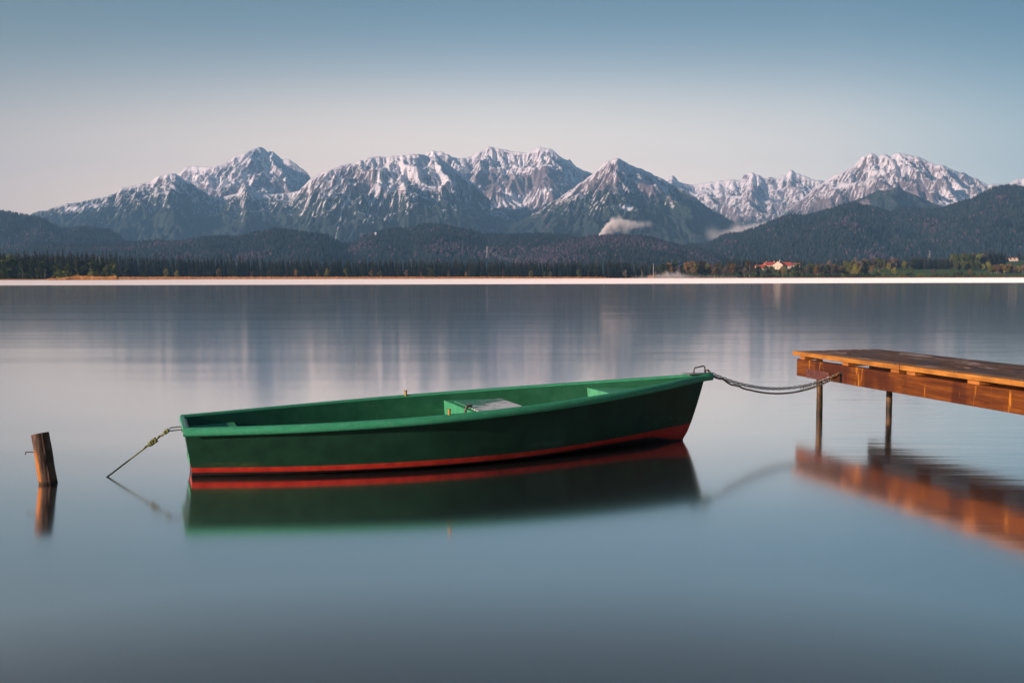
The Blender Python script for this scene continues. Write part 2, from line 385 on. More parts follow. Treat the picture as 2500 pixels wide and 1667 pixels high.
    n, k = z.shape; idx = np.arange(n * k).reshape(n, k)
    f = np.stack([idx[:-1, :-1], idx[1:, :-1], idx[1:, 1:], idx[:-1, 1:]], -1).reshape(-1, 4)[:, ::-1]
    V = np.stack([X, YY, z], -1)
    o = mesh_np(name, V.reshape(-1, 3), f, [mat or MOUNT], smooth=False, attrs={'snow': sn.ravel(), 'forest': tr.ravel(), 'across': (q + 0 * z).ravel(), 'down': (dist * .30 + z * .10).ravel()})
    tag(o, label, 'mountain' if 'mountain' in name else 'hill', kind=kind)
    return V, S, row, sn

def z1(*a): return [(x / 3.675, 340 + y / 3.675) for x, y in a]
def z2(*a): return [(600 + x / 3.675, 340 + y / 3.675) for x, y in a]
def z3(*a): return [(1200 + x / 3.564, 340 + y / 3.564) for x, y in a]
def z4(*a): return [(1800 + x / 3.36, 340 + y / 3.36) for x, y in a]

# back row of peaks
ridge('mountain', 'pale pink snow peak rising behind the long left ridge',
      z1((1250, 560), (1500, 420), (1610, 330), (1700, 262), (1800, 255), (1900, 262), (2000, 245), (2080, 200), (2200, 140), (2300, 100)) +
      z2((80, 108), (150, 80), (185, 90), (225, 125), (265, 115), (320, 165), (350, 190), (410, 195), (470, 230), (520, 275), (570, 310), (605, 360), (680, 470), (760, 560)),
      10800, 2600, 2200, p=1.0, amp=0.17, lam=330, seed=11, snow=(505, 400), tree=(520, 470), rockiness=.5, snowbias=.42,
      patches=[(632, 395, 16, 26, -.35, 0), (660, 410, 30, 20, -.25, 0), (560, 448, 50, 8, .4, 0)])
ridge('mountain', 'snowy rounded rock massif with a white bowl below dark cliffs, at the centre',
      z2((1480, 190), (1560, 165), (1610, 150), (1690, 110), (1740, 130), (1775, 130), (1850, 165), (1910, 185), (1980, 180), (2030, 160), (2080, 130), (2150, 95), (2210, 80), (2260, 95), (2340, 110)) +
      z3((50, 100), (130, 105), (200, 120), (270, 130), (330, 120), (400, 90), (460, 85), (520, 100), (570, 140), (620, 180), (650, 195), (680, 185), (715, 235), (760, 265), (800, 285), (860, 300), (930, 330), (1050, 420)),
      10600, 2700, 2200, p=1.05, amp=0.15, lam=300, seed=23, snow=(520, 400), tree=(540, 505), rockiness=.75, snowbias=.42,
      patches=[(1190, 440, 40, 22, -.85, -.2), (1290, 445, 60, 20, -.85, -.2), (1345, 430, 30, 22, -.6, -.2), (1250, 492, 60, 16, 1.0, -.5), (1330, 470, 22, 22, .7, -.4), (1130, 405, 12, 22, .6, 0), (1235, 390, 60, 14, .3, 0)])
ridge('mountain', 'lower snowfield ridge with two small pointed summits, right of the dark triangular peak',
      z3((1200, 470), (1400, 400), (1490, 360), (1530, 340), (1575, 325), (1620, 375), (1650, 390), (1750, 405), (1850, 385), (1950, 375), (2060, 360), (2160, 360), (2190, 325), (2240, 295), (2300, 320)) +
      z4((30, 320), (95, 278), (150, 310), (210, 330), (260, 320), (310, 330), (360, 310), (390, 305), (415, 262), (460, 280), (530, 310), (620, 340), (680, 345), (800, 400), (950, 480)),
      11200, 2600, 2200, p=1.0, amp=0.13, lam=380, seed=31, snow=(550, 440), tree=(560, 520), rockiness=.3, snowbias=.26,
      patches=[(1812, 432, 12, 10, -.7, 0), (1875, 440, 14, 14, -.6, 0), (1930, 450, 20, 14, -.5, 0), (1850, 470, 30, 16, -.3, 0)])
# main row
ridge('mountain', 'long dark forested ridge climbing from the left with patchy snow on top',
      z1((-700, 900), (0, 800), (260, 708), (350, 660), (450, 640), (550, 605), (700, 577), (850, 545), (960, 525), (1050, 490), (1130, 440), (1250, 420), (1370, 390), (1430, 350), (1540, 318), (1600, 322), (1700, 380), (1800, 440), (1900, 510), (2000, 530), (2150, 495), (2300, 480)) +
      z2((0, 395), (60, 430), (180, 490), (300, 500), (420, 490), (560, 450), (680, 500), (850, 640)),
      8700, 2600, 1700, p=1.1, amp=0.15, lam=420, seed=43, snow=(525, 425), tree=(478, 425), rockiness=.2, snowbias=.15,
      patches=[(190, 512, 26, 9, .55, 0), (240, 503, 18, 6, .5, 0), (520, 512, 8, 12, -.2, -.9), (545, 535, 6, 14, -.2, -.7), (590, 485, 10, 4, .1, -.8), (640, 478, 26, 6, .5, -.3)])
ridge('mountain', 'broad domed mountain striped with vertical snow gullies',
      z2((300, 700), (420, 560), (520, 450), (605, 365), (650, 335), (700, 310), (800, 275), (900, 240), (1000, 215), (1080, 190), (1150, 175), (1250, 170), (1350, 165), (1440, 155), (1500, 150), (1560, 150), (1610, 153), (1700, 180), (1800, 215), (1900, 290), (2000, 370), (2100, 440), (2200, 560), (2300, 640)) +
      z3((0, 640), (150, 680), (300, 760)),
      8300, 2700, 1700, p=1.12, amp=0.17, lam=260, seed=52, snow=(528, 405), tree=(505, 440), rockiness=.25, snowbias=.24, fan=.35,
      chutes=[([(858, 478), (838, 510), (833, 540), (824, 570), (822, 598)], 2.2, .75), ([(838, 440), (815, 470), (790, 500), (762, 530)], 3.0, .75), ([(762, 440), (760, 480), (742, 520), (726, 548)], 2.8, .6),
              ([(962, 450), (945, 480), (932, 500), (924, 512)], 4.5, .8), ([(935, 445), (925, 470), (911, 500), (908, 522)], 3.0, .7), ([(946, 395), (930, 430), (915, 470)], 5, .5),
              ([(990, 400), (985, 430), (988, 470)], 5, .6), ([(1010, 395), (1020, 430), (1035, 468)], 4.5, .5), ([(975, 395), (962, 420), (955, 450)], 4, .5), ([(1170, 495), (1185, 512)], 5, .6), ([(910, 515), (912, 540), (920, 560)], 2, .45)],
      patches=[(1020, 405, 70, 26, .30, 0), (860, 412, 50, 18, -.28, -.2), (880, 440, 60, 20, -.2, -.2), (1090, 420, 40, 26, .12, 0)])
ridge('mountain', 'dark triangular mountain with a bare rocky tip, right of centre',
      z3((-400, 830), (-100, 800), (150, 760), (300, 690), (450, 600), (600, 510), (700, 440), (800, 365), (880, 310), (930, 260), (980, 210), (1030, 190), (1100, 180), (1150, 205), (1190, 235), (1250, 250), (1330, 285), (1420, 325), (1500, 365), (1560, 395), (1650, 440), (1750, 500), (1850, 580), (1950, 640), (2100, 720), (2200, 780), (2400, 860)),
      7700, 2500, 1700, p=1.12, amp=0.15, lam=300, seed=64, snow=(520, 400), tree=(500, 432), rockiness=.3, snowbias=.15, fan=.8,
      chutes=[([(1540, 400), (1530, 430), (1520, 460)], 3, .5), ([(1600, 430), (1625, 470), (1640, 500)], 4, .4), ([(1400, 470), (1360, 500), (1320, 520)], 10, .35)],
      patches=[(1640, 505, 9, 12, .8, -.3), (1530, 508, 22, 9, .7, 0), (1460, 510, 20, 3, .6, 0), (1575, 498, 14, 10, -.3, -.9), (1590, 460, 26, 26, -.05, -.45), (1500, 400, 30, 30, -.12, -.4), (1400, 478, 36, 16, .2, -.5), (1760, 575, 12, 8, 0, -.6)])
ridge('mountain', 'big snow streaked massif standing at the right',
      z4((150, 760), (300, 660), (450, 550), (560, 460), (600, 420), (680, 365), (750, 320), (820, 285), (880, 255), (930, 225), (980, 175), (1030, 140), (1070, 123), (1100, 140), (1130, 155), (1170, 133), (1230, 145), (1300, 125), (1370, 140), (1440, 150), (1500, 175), (1560, 205), (1620, 225), (1680, 230), (1720, 255), (1780, 280), (1830, 280), (1870, 310), (1930, 325), (1970, 360), (2030, 380), (2100, 375), (2200, 370), (2270, 335), (2352, 330), (2700, 330), (3000, 420)),
      8900, 2600, 1800, p=1.08, amp=0.16, lam=270, seed=71, snow=(560, 405), tree=(545, 490), rockiness=.3, snowbias=.20, fan=.45,
      patches=[(2330, 460, 26, 22, .5, -.3), (2345, 490, 30, 8, .5, -.2), (2300, 490, 10, 25, .5, -.3), (2180, 390, 20, 12, .3, 0), (2250, 400, 30, 10, -.2, 0), (2100, 420, 40, 30, -.14, 0), (2220, 470, 26, 20, -.5, 0), (2360, 425, 26, 14, -.5, 0), (1995, 505, 30, 12, -.2, .1)])
ridge('mountain', 'small dark wooded rock spur in front of the right massif with a lit orange cliff',
      z4((760, 620), (860, 560), (960, 500), (1050, 460), (1140, 425), (1230, 425), (1300, 395), (1350, 430), (1450, 470), (1550, 510), (1650, 555), (1800, 600), (1950, 640)),
      6900, 1500, 1200, p=1.0, amp=0.2, lam=260, seed=83, snow=(440, 380), tree=(440, 430), rockiness=.2, snowbias=-.25,
      patches=[(2105, 500, 20, 16, -.2, -1.0), (2150, 500, 30, 25, .3, -.45), (2195, 480, 14, 12, .45, -.3)])

# forested foothills
def hill_material():
    m = Mat('wooded_hill'); co = m.coords('Object', (1, 1, 1)); fv = m.attr('forest').outputs['Fac']; sv = m.attr('snow').outputs['Fac']
    n = m.noise(co, 0.05, 4, 0.7); b = m.noise(co, 0.004, 3, 0.6)
    c = m.ramp(n, [(0.3, (.012, .02, .018)), (0.6, (.03, .04, .03)), (0.75, (.05, .05, .04))])
    c = m.mix(m.step(b, 0.5, 0.62), c, (.075, .045, .055))
    r = m.ramp(n, [(0.35, (.24, .15, .115)), (0.65, (.62, .42, .33))])
    c = m.mix(m.step(m.math('ADD', sv, m.math('MULTIPLY', m.math('SUBTRACT', n, 0.5), 1.2)), 0.5, 0.65), c, r)
    return m.bsdf(c, 0.9, spec=0.1)
HILL = hill_material()
def tree_material(name, lo, hi, attr='tint'):
    m = Mat(name); t = m.attr(attr).outputs['Fac']
    c = m.ramp(t, [(0.0, lo), (0.45, tuple((a + b) / 2 for a, b in zip(lo, hi))), (0.72, hi), (0.74, (.062, .050, .066)), (1.0, (.095, .066, .086))])
    return m.bsdf(c, 0.9, spec=0.08)
HTREE = tree_material('hillside_trees', (.012, .023, .026), (.042, .056, .056))
def hill_trees(V, S, row, sn, n, hmin, hmax, seed, label, decid=0.25):
    """the woods that cover a hill: tiny conifers and bare broadleaf crowns"""
    rg = np.random.default_rng(seed); nr, nc = S.shape[0], V.shape[1]
    i0 = int(np.argmin(np.abs(S[:, 0])))
    ii = i0 + (rg.random(n) ** 1.0 * (nr - 1 - i0)).astype(int); jj = rg.integers(0, nc, n)
    m_ = max(200, n // 9); ii[:m_] = i0 + rg.integers(0, 4, m_)
    ok = sn[ii, jj] < .15; ii = ii[ok]; jj = jj[ok]; n = len(ii)
    P = V[ii, jj] + np.c_[rg.normal(0, 6, n), rg.normal(0, 6, n), np.zeros(n)]
    hgt = rg.uniform(hmin, hmax, n); patchn = fbm(P[:, 0] / 340, P[:, 1] / 340, 3, seed)
    dec = (rg.random(n) < .03 + .6 * sstep(patchn + decid - .38, 0.0, .3))
    ang = rg.random(n) * 6.28; K = 5
    a = ang[:, None] + np.arange(K)[None] * 2 * math.pi / K
    rr = hgt * np.where(dec, .34, .20)
    base = np.stack([P[:, 0:1] + rr[:, None] * np.cos(a), P[:, 1:2] + rr[:, None] * np.sin(a), P[:, 2:3] + (hgt * np.where(dec, .42, .04))[:, None] * np.ones(K)], -1)
    top = (P + np.c_[rg.normal(0, .4, n), rg.normal(0, .4, n), hgt * np.where(dec, .85, 1.0)])[:, None]
    bot = (P + np.c_[np.zeros(n), np.zeros(n), -2 + 0 * hgt])[:, None]
    VV = np.concatenate([base, top, bot], 1).reshape(-1, 3); o = np.arange(n)[:, None] * (K + 2)
    fs = []
    for k in range(K):
        fs.append(np.stack([o[:, 0] + k, o[:, 0] + (k + 1) % K, o[:, 0] + K], -1)); fs.append(np.stack([o[:, 0] + (k + 1) % K, o[:, 0] + k, o[:, 0] + K + 1], -1))
    tint = np.where(dec, .75 + .25 * rg.random(n), .7 * rg.random(n))
    ob = mesh_np('hillside_forest', VV, np.concatenate(fs), [HTREE], attrs={'tint': np.repeat(tint, K + 2)})
    tag(ob, label, 'forest', kind='stuff')
HP = dict(er=0, mat=HILL, p=.95, amp=.16, lam=300, snow=(0, -100), tree=(0, -1), jag=.5, rows=90, cols_px=6, snowbias=-2.2, rockiness=-.35)
r_ = ridge('hill', 'dark wooded hill at the far left edge below the long ridge',
      z1((-900, 700), (-300, 640), (0, 665), (150, 690), (260, 708), (400, 735), (480, 785), (580, 830), (720, 815), (860, 820), (1000, 840), (1080, 885), (1140, 940), (1250, 1000)), 5200, 900, 900, seed=91, **HP)
hill_trees(*r_, 9000, 14, 26, 1, 'dense dark woods covering the hill at the far left edge', .1)
r_ = ridge('hill', 'low wooded hill line behind the left lakeshore forest',
      z1((-900, 1010), (0, 1000), (100, 990), (300, 965), (500, 960), (650, 970), (900, 970), (1150, 950), (1300, 945), (1430, 930), (1550, 950), (1700, 935), (1850, 910), (2000, 895), (2150, 905), (2350, 868)) +
      z2((130, 855), (270, 825), (400, 845), (500, 860), (650, 870), (750, 895), (860, 965), (1000, 1040)), 3900, 900, 800, seed=101, **HP)
hill_trees(*r_, 15000, 12, 22, 2, 'mixed woods on the low hill line left of centre', .25)
r_ = ridge('hill', 'rounded wooded hill in the middle with a power line running over it',
      z2((700, 1050), (860, 970), (980, 960), (1080, 895), (1200, 855), (1350, 830), (1480, 830), (1550, 800), (1660, 785), (1780, 795), (1900, 825), (2000, 845), (2150, 880), (2352, 880)) +
      z3((150, 860), (300, 850), (430, 848), (550, 855), (650, 865), (740, 885), (900, 930), (1100, 1000)), 4100, 1000, 800, seed=113, **HP)
hill_trees(*r_, 14000, 12, 22, 3, 'mixed woods with purple bare patches on the middle hill', .3)
r_ = ridge('hill', 'low purple brown wooded hill right of centre below the smoke plume',
      z3((250, 1030), (350, 990), (470, 950), (600, 915), (750, 890), (950, 870), (1150, 870), (1300, 875), (1400, 890), (1500, 925), (1600, 950), (1700, 965), (1850, 990), (2000, 1040)), 3500, 900, 800, seed=127, **HP)
hill_trees(*r_, 12000, 11, 20, 4, 'bare purple broadleaf woods on the low hill below the smoke', .6)
HPR = dict(HP); HPR.update(patches=[(2225, 532, 12, 4, 2.9, 0), (2266, 574, 10, 10, 3.0, 0), (2316, 573, 10, 7, 2.8, 0), (2340, 572, 12, 8, 2.9, 0), (2378, 571, 9, 7, 2.8, 0), (2393, 561, 7, 5, 2.9, 0), (2150, 548, 6, 8, 2.5, 0)])
r_ = ridge('hill', 'tall dark wooded hill at the right with small bare cliffs',
      z3((1550, 1000), (1700, 945), (1850, 940), (1930, 920), (2000, 870), (2060, 850), (2150, 850), (2250, 815)) +
      z4((0, 800), (100, 770), (250, 715), (330, 680), (450, 650), (560, 655), (700, 620), (800, 590), (880, 560), (940, 548), (1000, 570), (1080, 585), (1150, 600), (1240, 635), (1300, 600), (1380, 590), (1500, 605), (1640, 605), (1750, 565), (1900, 520), (2000, 470), (2100, 425), (2200, 410), (2352, 425), (2800, 500)), 4700, 1500, 1100, seed=131, **HPR)
hill_trees(*r_, 24000, 14, 26, 5, 'dark woods covering the tall hill at the right', .18)

# ------------------------------------------------------------------ trees on the far shore
def leafy_mat(name, lo, hi):
    m = Mat(name); oi = m.node('ShaderNodeObjectInfo'); n = m.noise(m.coords('Object', (1, 1, 1)), 0.6, 4, 0.6)
    v = m.math('ADD', m.math('MULTIPLY', n, 0.75), m.math('MULTIPLY', m.math('SUBTRACT', oi.outputs['Random'], 0.5), 0.5))
    return m.bsdf(m.ramp(v, [(0.15, lo), (0.6, hi)]), 0.9, spec=0.08)
M_SPRUCE = leafy_mat('spruce_needles', (.008, .014, .011), (.032, .036, .020))
M_BARK = simple('bark', (.10, .075, .06), 0.9, var=.4, scale=3)
M_BIRCH = simple('pale_bark', (.34, .30, .26), 0.9, var=.4, scale=2)
M_GREEN = leafy_mat('fresh_leaves', (.06, .08, .018), (.19, .21, .045))
M_DARKG = leafy_mat('dark_leaves', (.03, .042, .015), (.09, .105, .03))
M_ORANGE = leafy_mat('budding_leaves', (.07, .042, .016), (.21, .125, .04))
M_BROWN = leafy_mat('bare_twigs', (.07, .055, .045), (.19, .14, .105))
M_YELL = leafy_mat('yellow_leaves', (.10, .10, .02), (.28, .25, .045))

def spruce_mesh(seed):
    rg = random.Random(seed); b = MB(); h = 22.0
    b.tube([(0, 0, -1), (0, 0, 10), (0, 0, h)], [.28, .2, .04], 5, 1)
    tiers = 17; wid = rg.uniform(2.4, 3.1)
    for t in range(tiers):
        f = t / (tiers - 1); z = 2.2 + (h - 2.6) * f; L = wid * (1 - f) ** .75 + .35
        for k in range(9 if f < .7 else 6):
            a = rg.random() * 6.28; l = L * rg.uniform(.65, 1.12); dz = -l * rg.uniform(.25, .55); wv = l * .30
            ca, sa = math.cos(a), math.sin(a)
            b.add([(0, 0, z + .5), (ca * l * .6 - sa * wv, sa * l * .6 + ca * wv, z + dz * .55), (ca * l, sa * l, z + dz), (ca * l * .6 + sa * wv, sa * l * .6 - ca * wv, z + dz * .55)], [(0, 1, 2), (0, 2, 3)])
            b.add([(0, 0, z + .3), (ca * l * .55, sa * l * .55, z + dz * .4), (ca * l * .7, sa * l * .7, z + dz - .5), (ca * .2, sa * .2, z - .6)], [(0, 1, 2, 3)])
    return b
def broad_crown(seed, w, h, n, low=.25, size=.8, columnar=False):
    rg = random.Random(seed); b = MB(); cl = []
    for i in range(11 if not columnar else 8):
        a = rg.random() * 6.28; f = rg.random(); rr = w * .5 * math.sqrt(rg.random()) * (1 - abs(f - .45) * 1.1 if not columnar else .8)
        cl.append((math.cos(a) * rr, math.sin(a) * rr, h * (low + (1 - low) * f * .92), w * rg.uniform(.14, .27)))
    for i in range(n):
        c = rg.choice(cl); u = Vector((rg.gauss(0, 1), rg.gauss(0, 1), rg.gauss(0, 1))).normalized() * c[3] * rg.random() ** .45
        p = Vector(c[:3]) + u; d1 = Vector((rg.gauss(0, 1), rg.gauss(0, 1), rg.gauss(0, 1))).normalized(); d2 = d1.orthogonal().normalized(); s = size * rg.uniform(.5, 1.1)
        b.add([p - d1 * s, p + d2 * s * .6, p + d1 * s, p - d2 * s * .6], [(0, 1, 2, 3)])
    return b, cl
def broad_trunk(seed, h, cl, r=.22):
    rg = random.Random(seed); b = MB(); b.tube([(0, 0, -1), (0.1, 0, h * .35), (0, 0, h * .8)], [r, r * .7, r * .25], 5)
    for c in cl[:8]: b.tube([(0.05, 0, h * .22 + .3 * c[2] * .5), (c[0] * .55, c[1] * .55, c[2] * .8), (c[0], c[1], c[2] + .3)], [r * .4, r * .25, r * .1], 4)
    return b
SPRUCE = []
for k in range(5):
    o = spruce_mesh(100 + k).build('spruce_tree', [M_SPRUCE, M_BARK]); me = o.data; bpy.data.objects.remove(o); SPRUCE.append(me)
BROAD = {}
def proto_broad(key, seed, w, h, n, mat, bark, low=.25, size=.8, columnar=False):
    b, cl = broad_crown(seed, w, h, n, low, size, columnar); o = b.build('crown', mat); t = broad_trunk(seed + 5, h, cl).build('trunk', bark)
    BROAD.setdefault(key, []).append((o.data, t.data, h)); bpy.data.objects.remove(o); bpy.data.objects.remove(t)
for k in range(3):
    proto_broad('green', 200 + k, 9, 13, 900, M_GREEN, M_BARK, .22, .75)
    proto_broad('dark', 210 + k, 9, 13, 900, M_DARKG, M_BARK, .18, .8)
    proto_broad('orange', 220 + k, 8, 12, 760, M_ORANGE, M_BIRCH, .22, .65)
    proto_broad('brown', 230 + k, 8, 13, 700, M_BROWN, M_BIRCH, .2, .6)
    proto_broad('yellow', 240 + k, 8.5, 12, 900, M_YELL, M_BARK, .2, .7)
    proto_broad('bush', 250 + k, 9, 6, 420, M_GREEN, M_BARK, .08, .6)
    proto_broad('darkbush', 260 + k, 8, 5, 380, M_DARKG, M_BARK, .06, .6)
    proto_broad('slim', 270 + k, 2.6, 11, 240, M_GREEN, M_BIRCH, .12, .5, True)
LAB = {'green': 'fresh green broadleaf tree', 'dark': 'dark green broadleaf tree', 'orange': 'orange brown budding tree', 'brown': 'bare grey brown tree', 'yellow': 'yellow green leafy tree',
       'bush': 'green bush', 'darkbush': 'dark green shrub', 'slim': 'slim pale green birch'}
rt = random.Random(55)
def spruce(px, top, Y, label, group, wid=1.0):
    zb = float(ground_z(px, Y)); zt = at_y(px, top, Y).z; s = max(3, zt - zb) / 22.0
    o = bpy.data.objects.new('spruce_tree', rt.choice(SPRUCE)); C.objects.link(o)
    o.location = (PXX(px, Y), Y, zb); o.rotation_euler = (0, 0, rt.random() * 6.28); w = s * wid * rt.uniform(.9, 1.2); w *= (22 * s / 20) ** -.3; o.scale = (w, w, s)
    tag(o, label, 'tree', group); return o
def broad(kind, px, top, Y, label, group=None, wid=1.0, name=None):
    zb = float(ground_z(px, Y)); zt = at_y(px, top, Y).z; cm, tm_, h = rt.choice(BROAD[kind]); s = max(1.2, zt - zb) / h
    r = empty(name or ('bush' if 'bush' in kind else 'birch_tree' if kind == 'slim' else 'broadleaf_tree'), (PXX(px, Y), Y, zb), rt.random() * 6.28); r.scale = (s * wid, s * wid, s)
    for nm_, me in (('crown', cm), ('trunk', tm_)):
        o = bpy.data.objects.new(nm_, me); C.objects.link(o); o.parent = r
    tag(r, label, 'bush' if 'bush' in kind else 'tree', group); return r
# spruces: left shore wood, middle wood, right groups
G_L = 'spruces of the left lakeshore wood'; G_M = 'spruces of the middle lakeshore wood'; G_R = 'spruces on the right shore'
top_l = lambda px: float(np.interp(px, [-40, 10, 20, 110, 300, 420, 640, 700], [612, 611, 617, 615, 619, 626, 628, 632]))
for row_i, (Y0, n, dy) in enumerate(((900, 52, 3), (935, 48, 0))):
    for i in range(n):
        px = -35 + 700 * (i + rt.uniform(.1, .9)) / n
        spruce(px, top_l(px) + dy - 9 + abs(rt.gauss(0, 9)), Y0 + 60 * (px > 290) * 1 + rt.uniform(-12, 12) + (px > 270) * 330, 'dark spruce among many in the tall wood on the left shore', G_L, 1.25)
top_m = lambda px: float(np.interp(px, [640, 800, 1000, 1200, 1330, 1460, 1480, 1530, 1600, 1680], [632, 633, 634, 634, 636, 637, 633, 634, 637, 648]))
for Y0, n in ((1255, 72), (1285, 60)):
    for i in range(n):
        px = 660 + 860 * (i + rt.uniform(.1, .9)) / n
        spruce(px, top_m(px) - 5 + abs(rt.gauss(0, 6.5)), Y0 + rt.uniform(-12, 12), 'dark spruce among many in the even wood along the middle shore', G_M, 1.3)
for (a, b, t0, t1, Y, n, lab) in ((1480, 1660, 634, 646, 1420, 22, 'dark spruce in the wood behind the white mast'), (1760, 1965, 626, 630, 1640, 30, 'dark spruce in the row behind the red roofed house'),
                          (2030, 2080, 629, 630, 1600, 6, 'dark spruce between the red roofed house and the meadow'), (2138, 2215, 624, 628, 1500, 14, 'dark spruce above the brown trees by the meadow'), (2222, 2325, 622, 630, 1440, 26, 'dark spruce in the black clump behind the meadow strip'),
                          (2325, 2400, 614, 618, 1560, 12, 'dark spruce behind the brown wood on the right rise'), (2400, 2450, 607, 612, 1540, 14, 'tall spruce in the black clump beside the green hill'), (1640, 1750, 645, 648, 1420, 14, 'short dark spruce above the misty shore trees'), (2480, 2500, 612, 614, 1900, 4, 'dark spruce beyond the farm on the green hill')):
    for i in range(n):
        px = a + (b - a) * (i + rt.uniform(.1, .9)) / n
        spruce(px, t0 + (t1 - t0) * (i / n) + abs(rt.gauss(0, 2.5)), Y + rt.uniform(-15, 15), lab, G_R, 1.3)
# fill of the woods behind the front rows
def wood(px0, px1, topf, Ya, Yb, n, seed, label, mat):
    rg = np.random.default_rng(seed); K = 7; px = rg.uniform(px0, px1, n); Y = rg.uniform(Ya, Yb, n); X = PXX(px, Y); zb = ground_z(px, Y)
    hgt = np.array([max(4, at_y(a, topf(a) + abs(rg.normal(3, 3)), b).z - c) for a, b, c in zip(px, Y, zb)])
    VV = []; FF = []; o = 0
    for i in range(n):
        for t in range(5):
            f = t / 5; r = (1 - f) * .17 * hgt[i] * rg.uniform(.8, 1.2); zz = zb[i] + hgt[i] * (f * .92 + .02)
            a = rg.random() * 6.28
            VV += [(X[i] + r * math.cos(a + k * 6.283 / K) * (1 if k % 2 else .6), Y[i] + r * math.sin(a + k * 6.283 / K) * (1 if k % 2 else .6), zz - (k % 2) * hgt[i] * .03) for k in range(K)] + [(X[i], Y[i], zz + hgt[i] * .26 if t < 4 else zb[i] + hgt[i])]
            FF += [(o + k, o + (k + 1) % K, o + K) for k in range(K)]; o += K + 1
    tag(mesh_np('forest', VV, np.array(FF), [mat]), label, 'forest', kind='stuff')
wood(-150, 266, lambda p: top_l(p) + 3, 960, 1100, 380, 3, 'dense spruce wood behind the front trees on the left shore', M_SPRUCE)
wood(270, 1540, lambda p: top_l(p) + 3 if p < 650 else top_m(p) + 2, 1300, 1420, 900, 4, 'dense spruce wood behind the front trees of the middle shore', M_SPRUCE)
wood(1480, 1700, lambda p: top_m(p) + 4, 1440, 1500, 130, 5, 'spruce wood behind the misty shore trees', M_SPRUCE)
wood(1750, 2460, lambda p: float(np.interp(p, [1750, 1800, 1960, 2100, 2220, 2330, 2400, 2460], [636, 630, 634, 634, 628, 622, 614, 616])), 1660, 1760, 420, 6, 'spruce wood on the rise behind the houses', M_SPRUCE)
# broadleaf trees in front of the woods
GB = 'broadleaf trees along the left wood edge'
for px, top, k in ((12, 640, 'dark'), (25, 625, 'green'), (40, 633, 'green'), (58, 636, 'dark'), (68, 642, 'green'), (82, 638, 'green'), (95, 646, 'dark'), (108, 640, 'dark'), (135, 642, 'green'), (150, 655, 'dark'), (176, 642, 'green'), (192, 652, 'dark'), (206, 650, 'dark'), (232, 636, 'dark'), (228, 645, 'green'), (247, 648, 'dark'), (262, 651, 'green'), (277, 643, 'green')):
    broad(k, px, top, 860 + rt.uniform(-8, 8), LAB[k] + ' before the tall spruces behind the orange reed island', GB, 1.0)
for i in range(26):
    px = 300 + 1130 * (i + rt.random()) / 26; k = rt.choice(['dark', 'brown', 'orange', 'dark', 'yellow'])
    broad(k, px, rt.uniform(650, 664), 1226 + rt.uniform(-5, 5), LAB[k] + ' at the foot of the middle spruce wood', 'small broadleaf trees along the middle wood edge', .8)
for px, top, k, lab in ((1527, 655, 'brown', 'bare grey tree beside the misty green lawn'), (1567, 657, 'slim', 'slim young tree alone on the misty lawn'), (1600, 661, 'brown', 'bare bush like tree right of the white mast')):
    broad(k, px, top, 1235, lab, None, 1.1 if k != 'slim' else 1)
GS = 'mixed trees along the right shore'
for i in range(72):
    px = 1608 + 510 * (i + rt.uniform(.1, .9)) / 72; k = rt.choice(['brown', 'green', 'orange', 'dark', 'yellow', 'brown', 'dark'])
    broad(k, px, rt.uniform(637, 652) + (9 if px > 1830 and px < 1935 else 0), 1236 + rt.uniform(-8, 22), LAB[k] + ' in the mixed row between the misty lake and the houses', GS, .9)
for i in range(30):
    px = 1650 + 800 * (i + rt.uniform(.1, .9)) / 30
    broad('darkbush', px, rt.uniform(664, 670), 1224 + rt.uniform(-4, 4), 'small dark shrub at the water edge of the right shore', 'shrubs along the right water edge', 1.3)
for px, top, Y, k, lab in ((2015, 645, 1262, 'yellow', 'large bright yellow green tree on the shore left of the meadow'), (2034, 646, 1268, 'yellow', 'bright yellow green tree touching the larger one left of the meadow'), (2007, 656, 1250, 'orange', 'orange tree in front of the bright yellow green pair'),
                     (2125, 646, 1330, 'orange', 'orange round tree alone on the meadow strip'), (2143, 657, 1330, 'yellow', 'small pointed yellow tree on the meadow strip'), (2182, 651, 1270, 'yellow', 'golden spreading tree on the meadow by the water'),
                     (2168, 642, 1400, 'yellow', 'tall yellow tree behind the golden one at the wood edge'), (2205, 634, 1420, 'yellow', 'tall yellow green tree at the edge of the black clump'), (2276, 653, 1262, 'brown', 'dark small tree alone by the sandy strip'), (2345, 665, 1240, 'darkbush', 'round dark shrub at the end of the sandy strip'),
                     (2364, 655, 1262, 'orange', 'glowing orange tree right of the round dark shrub'), (2225, 652, 1275, 'green', 'green tree at the left end of the meadow bushes'), (2374, 666, 1255, 'darkbush', 'dark shrub beside the glowing orange tree'), (2088, 652, 1290, 'dark', 'dark rounded tree beside the left end of the meadow')):
    broad(k, px, top, Y, lab)
for i in range(26):
    px = 2070 + 115 * (i % 13 + rt.random()) / 13; broad(rt.choice(['brown', 'orange', 'brown', 'dark']), px, rt.uniform(629, 640), 1420 + rt.uniform(-10, 10), 'tall brown bare tree in the stand behind the meadow strip', 'brown stand behind the meadow')
for i in range(24):
    px = 2320 + 90 * (i + rt.random()) / 24; broad(rt.choice(['brown', 'green', 'dark', 'yellow']), px, rt.uniform(618, 630), 1480 + rt.uniform(-10, 10), 'broadleaf tree in the brown wood left of the tall black clump', 'brown wood on the right rise')
for i in range(20):
    px = 2320 + 95 * (i + rt.random()) / 20; broad(rt.choice(['green', 'yellow', 'dark']), px, rt.uniform(636, 645), 1380 + rt.uniform(-10, 10), 'yellow green tree in the row below the brown wood', 'yellow green row on the right')
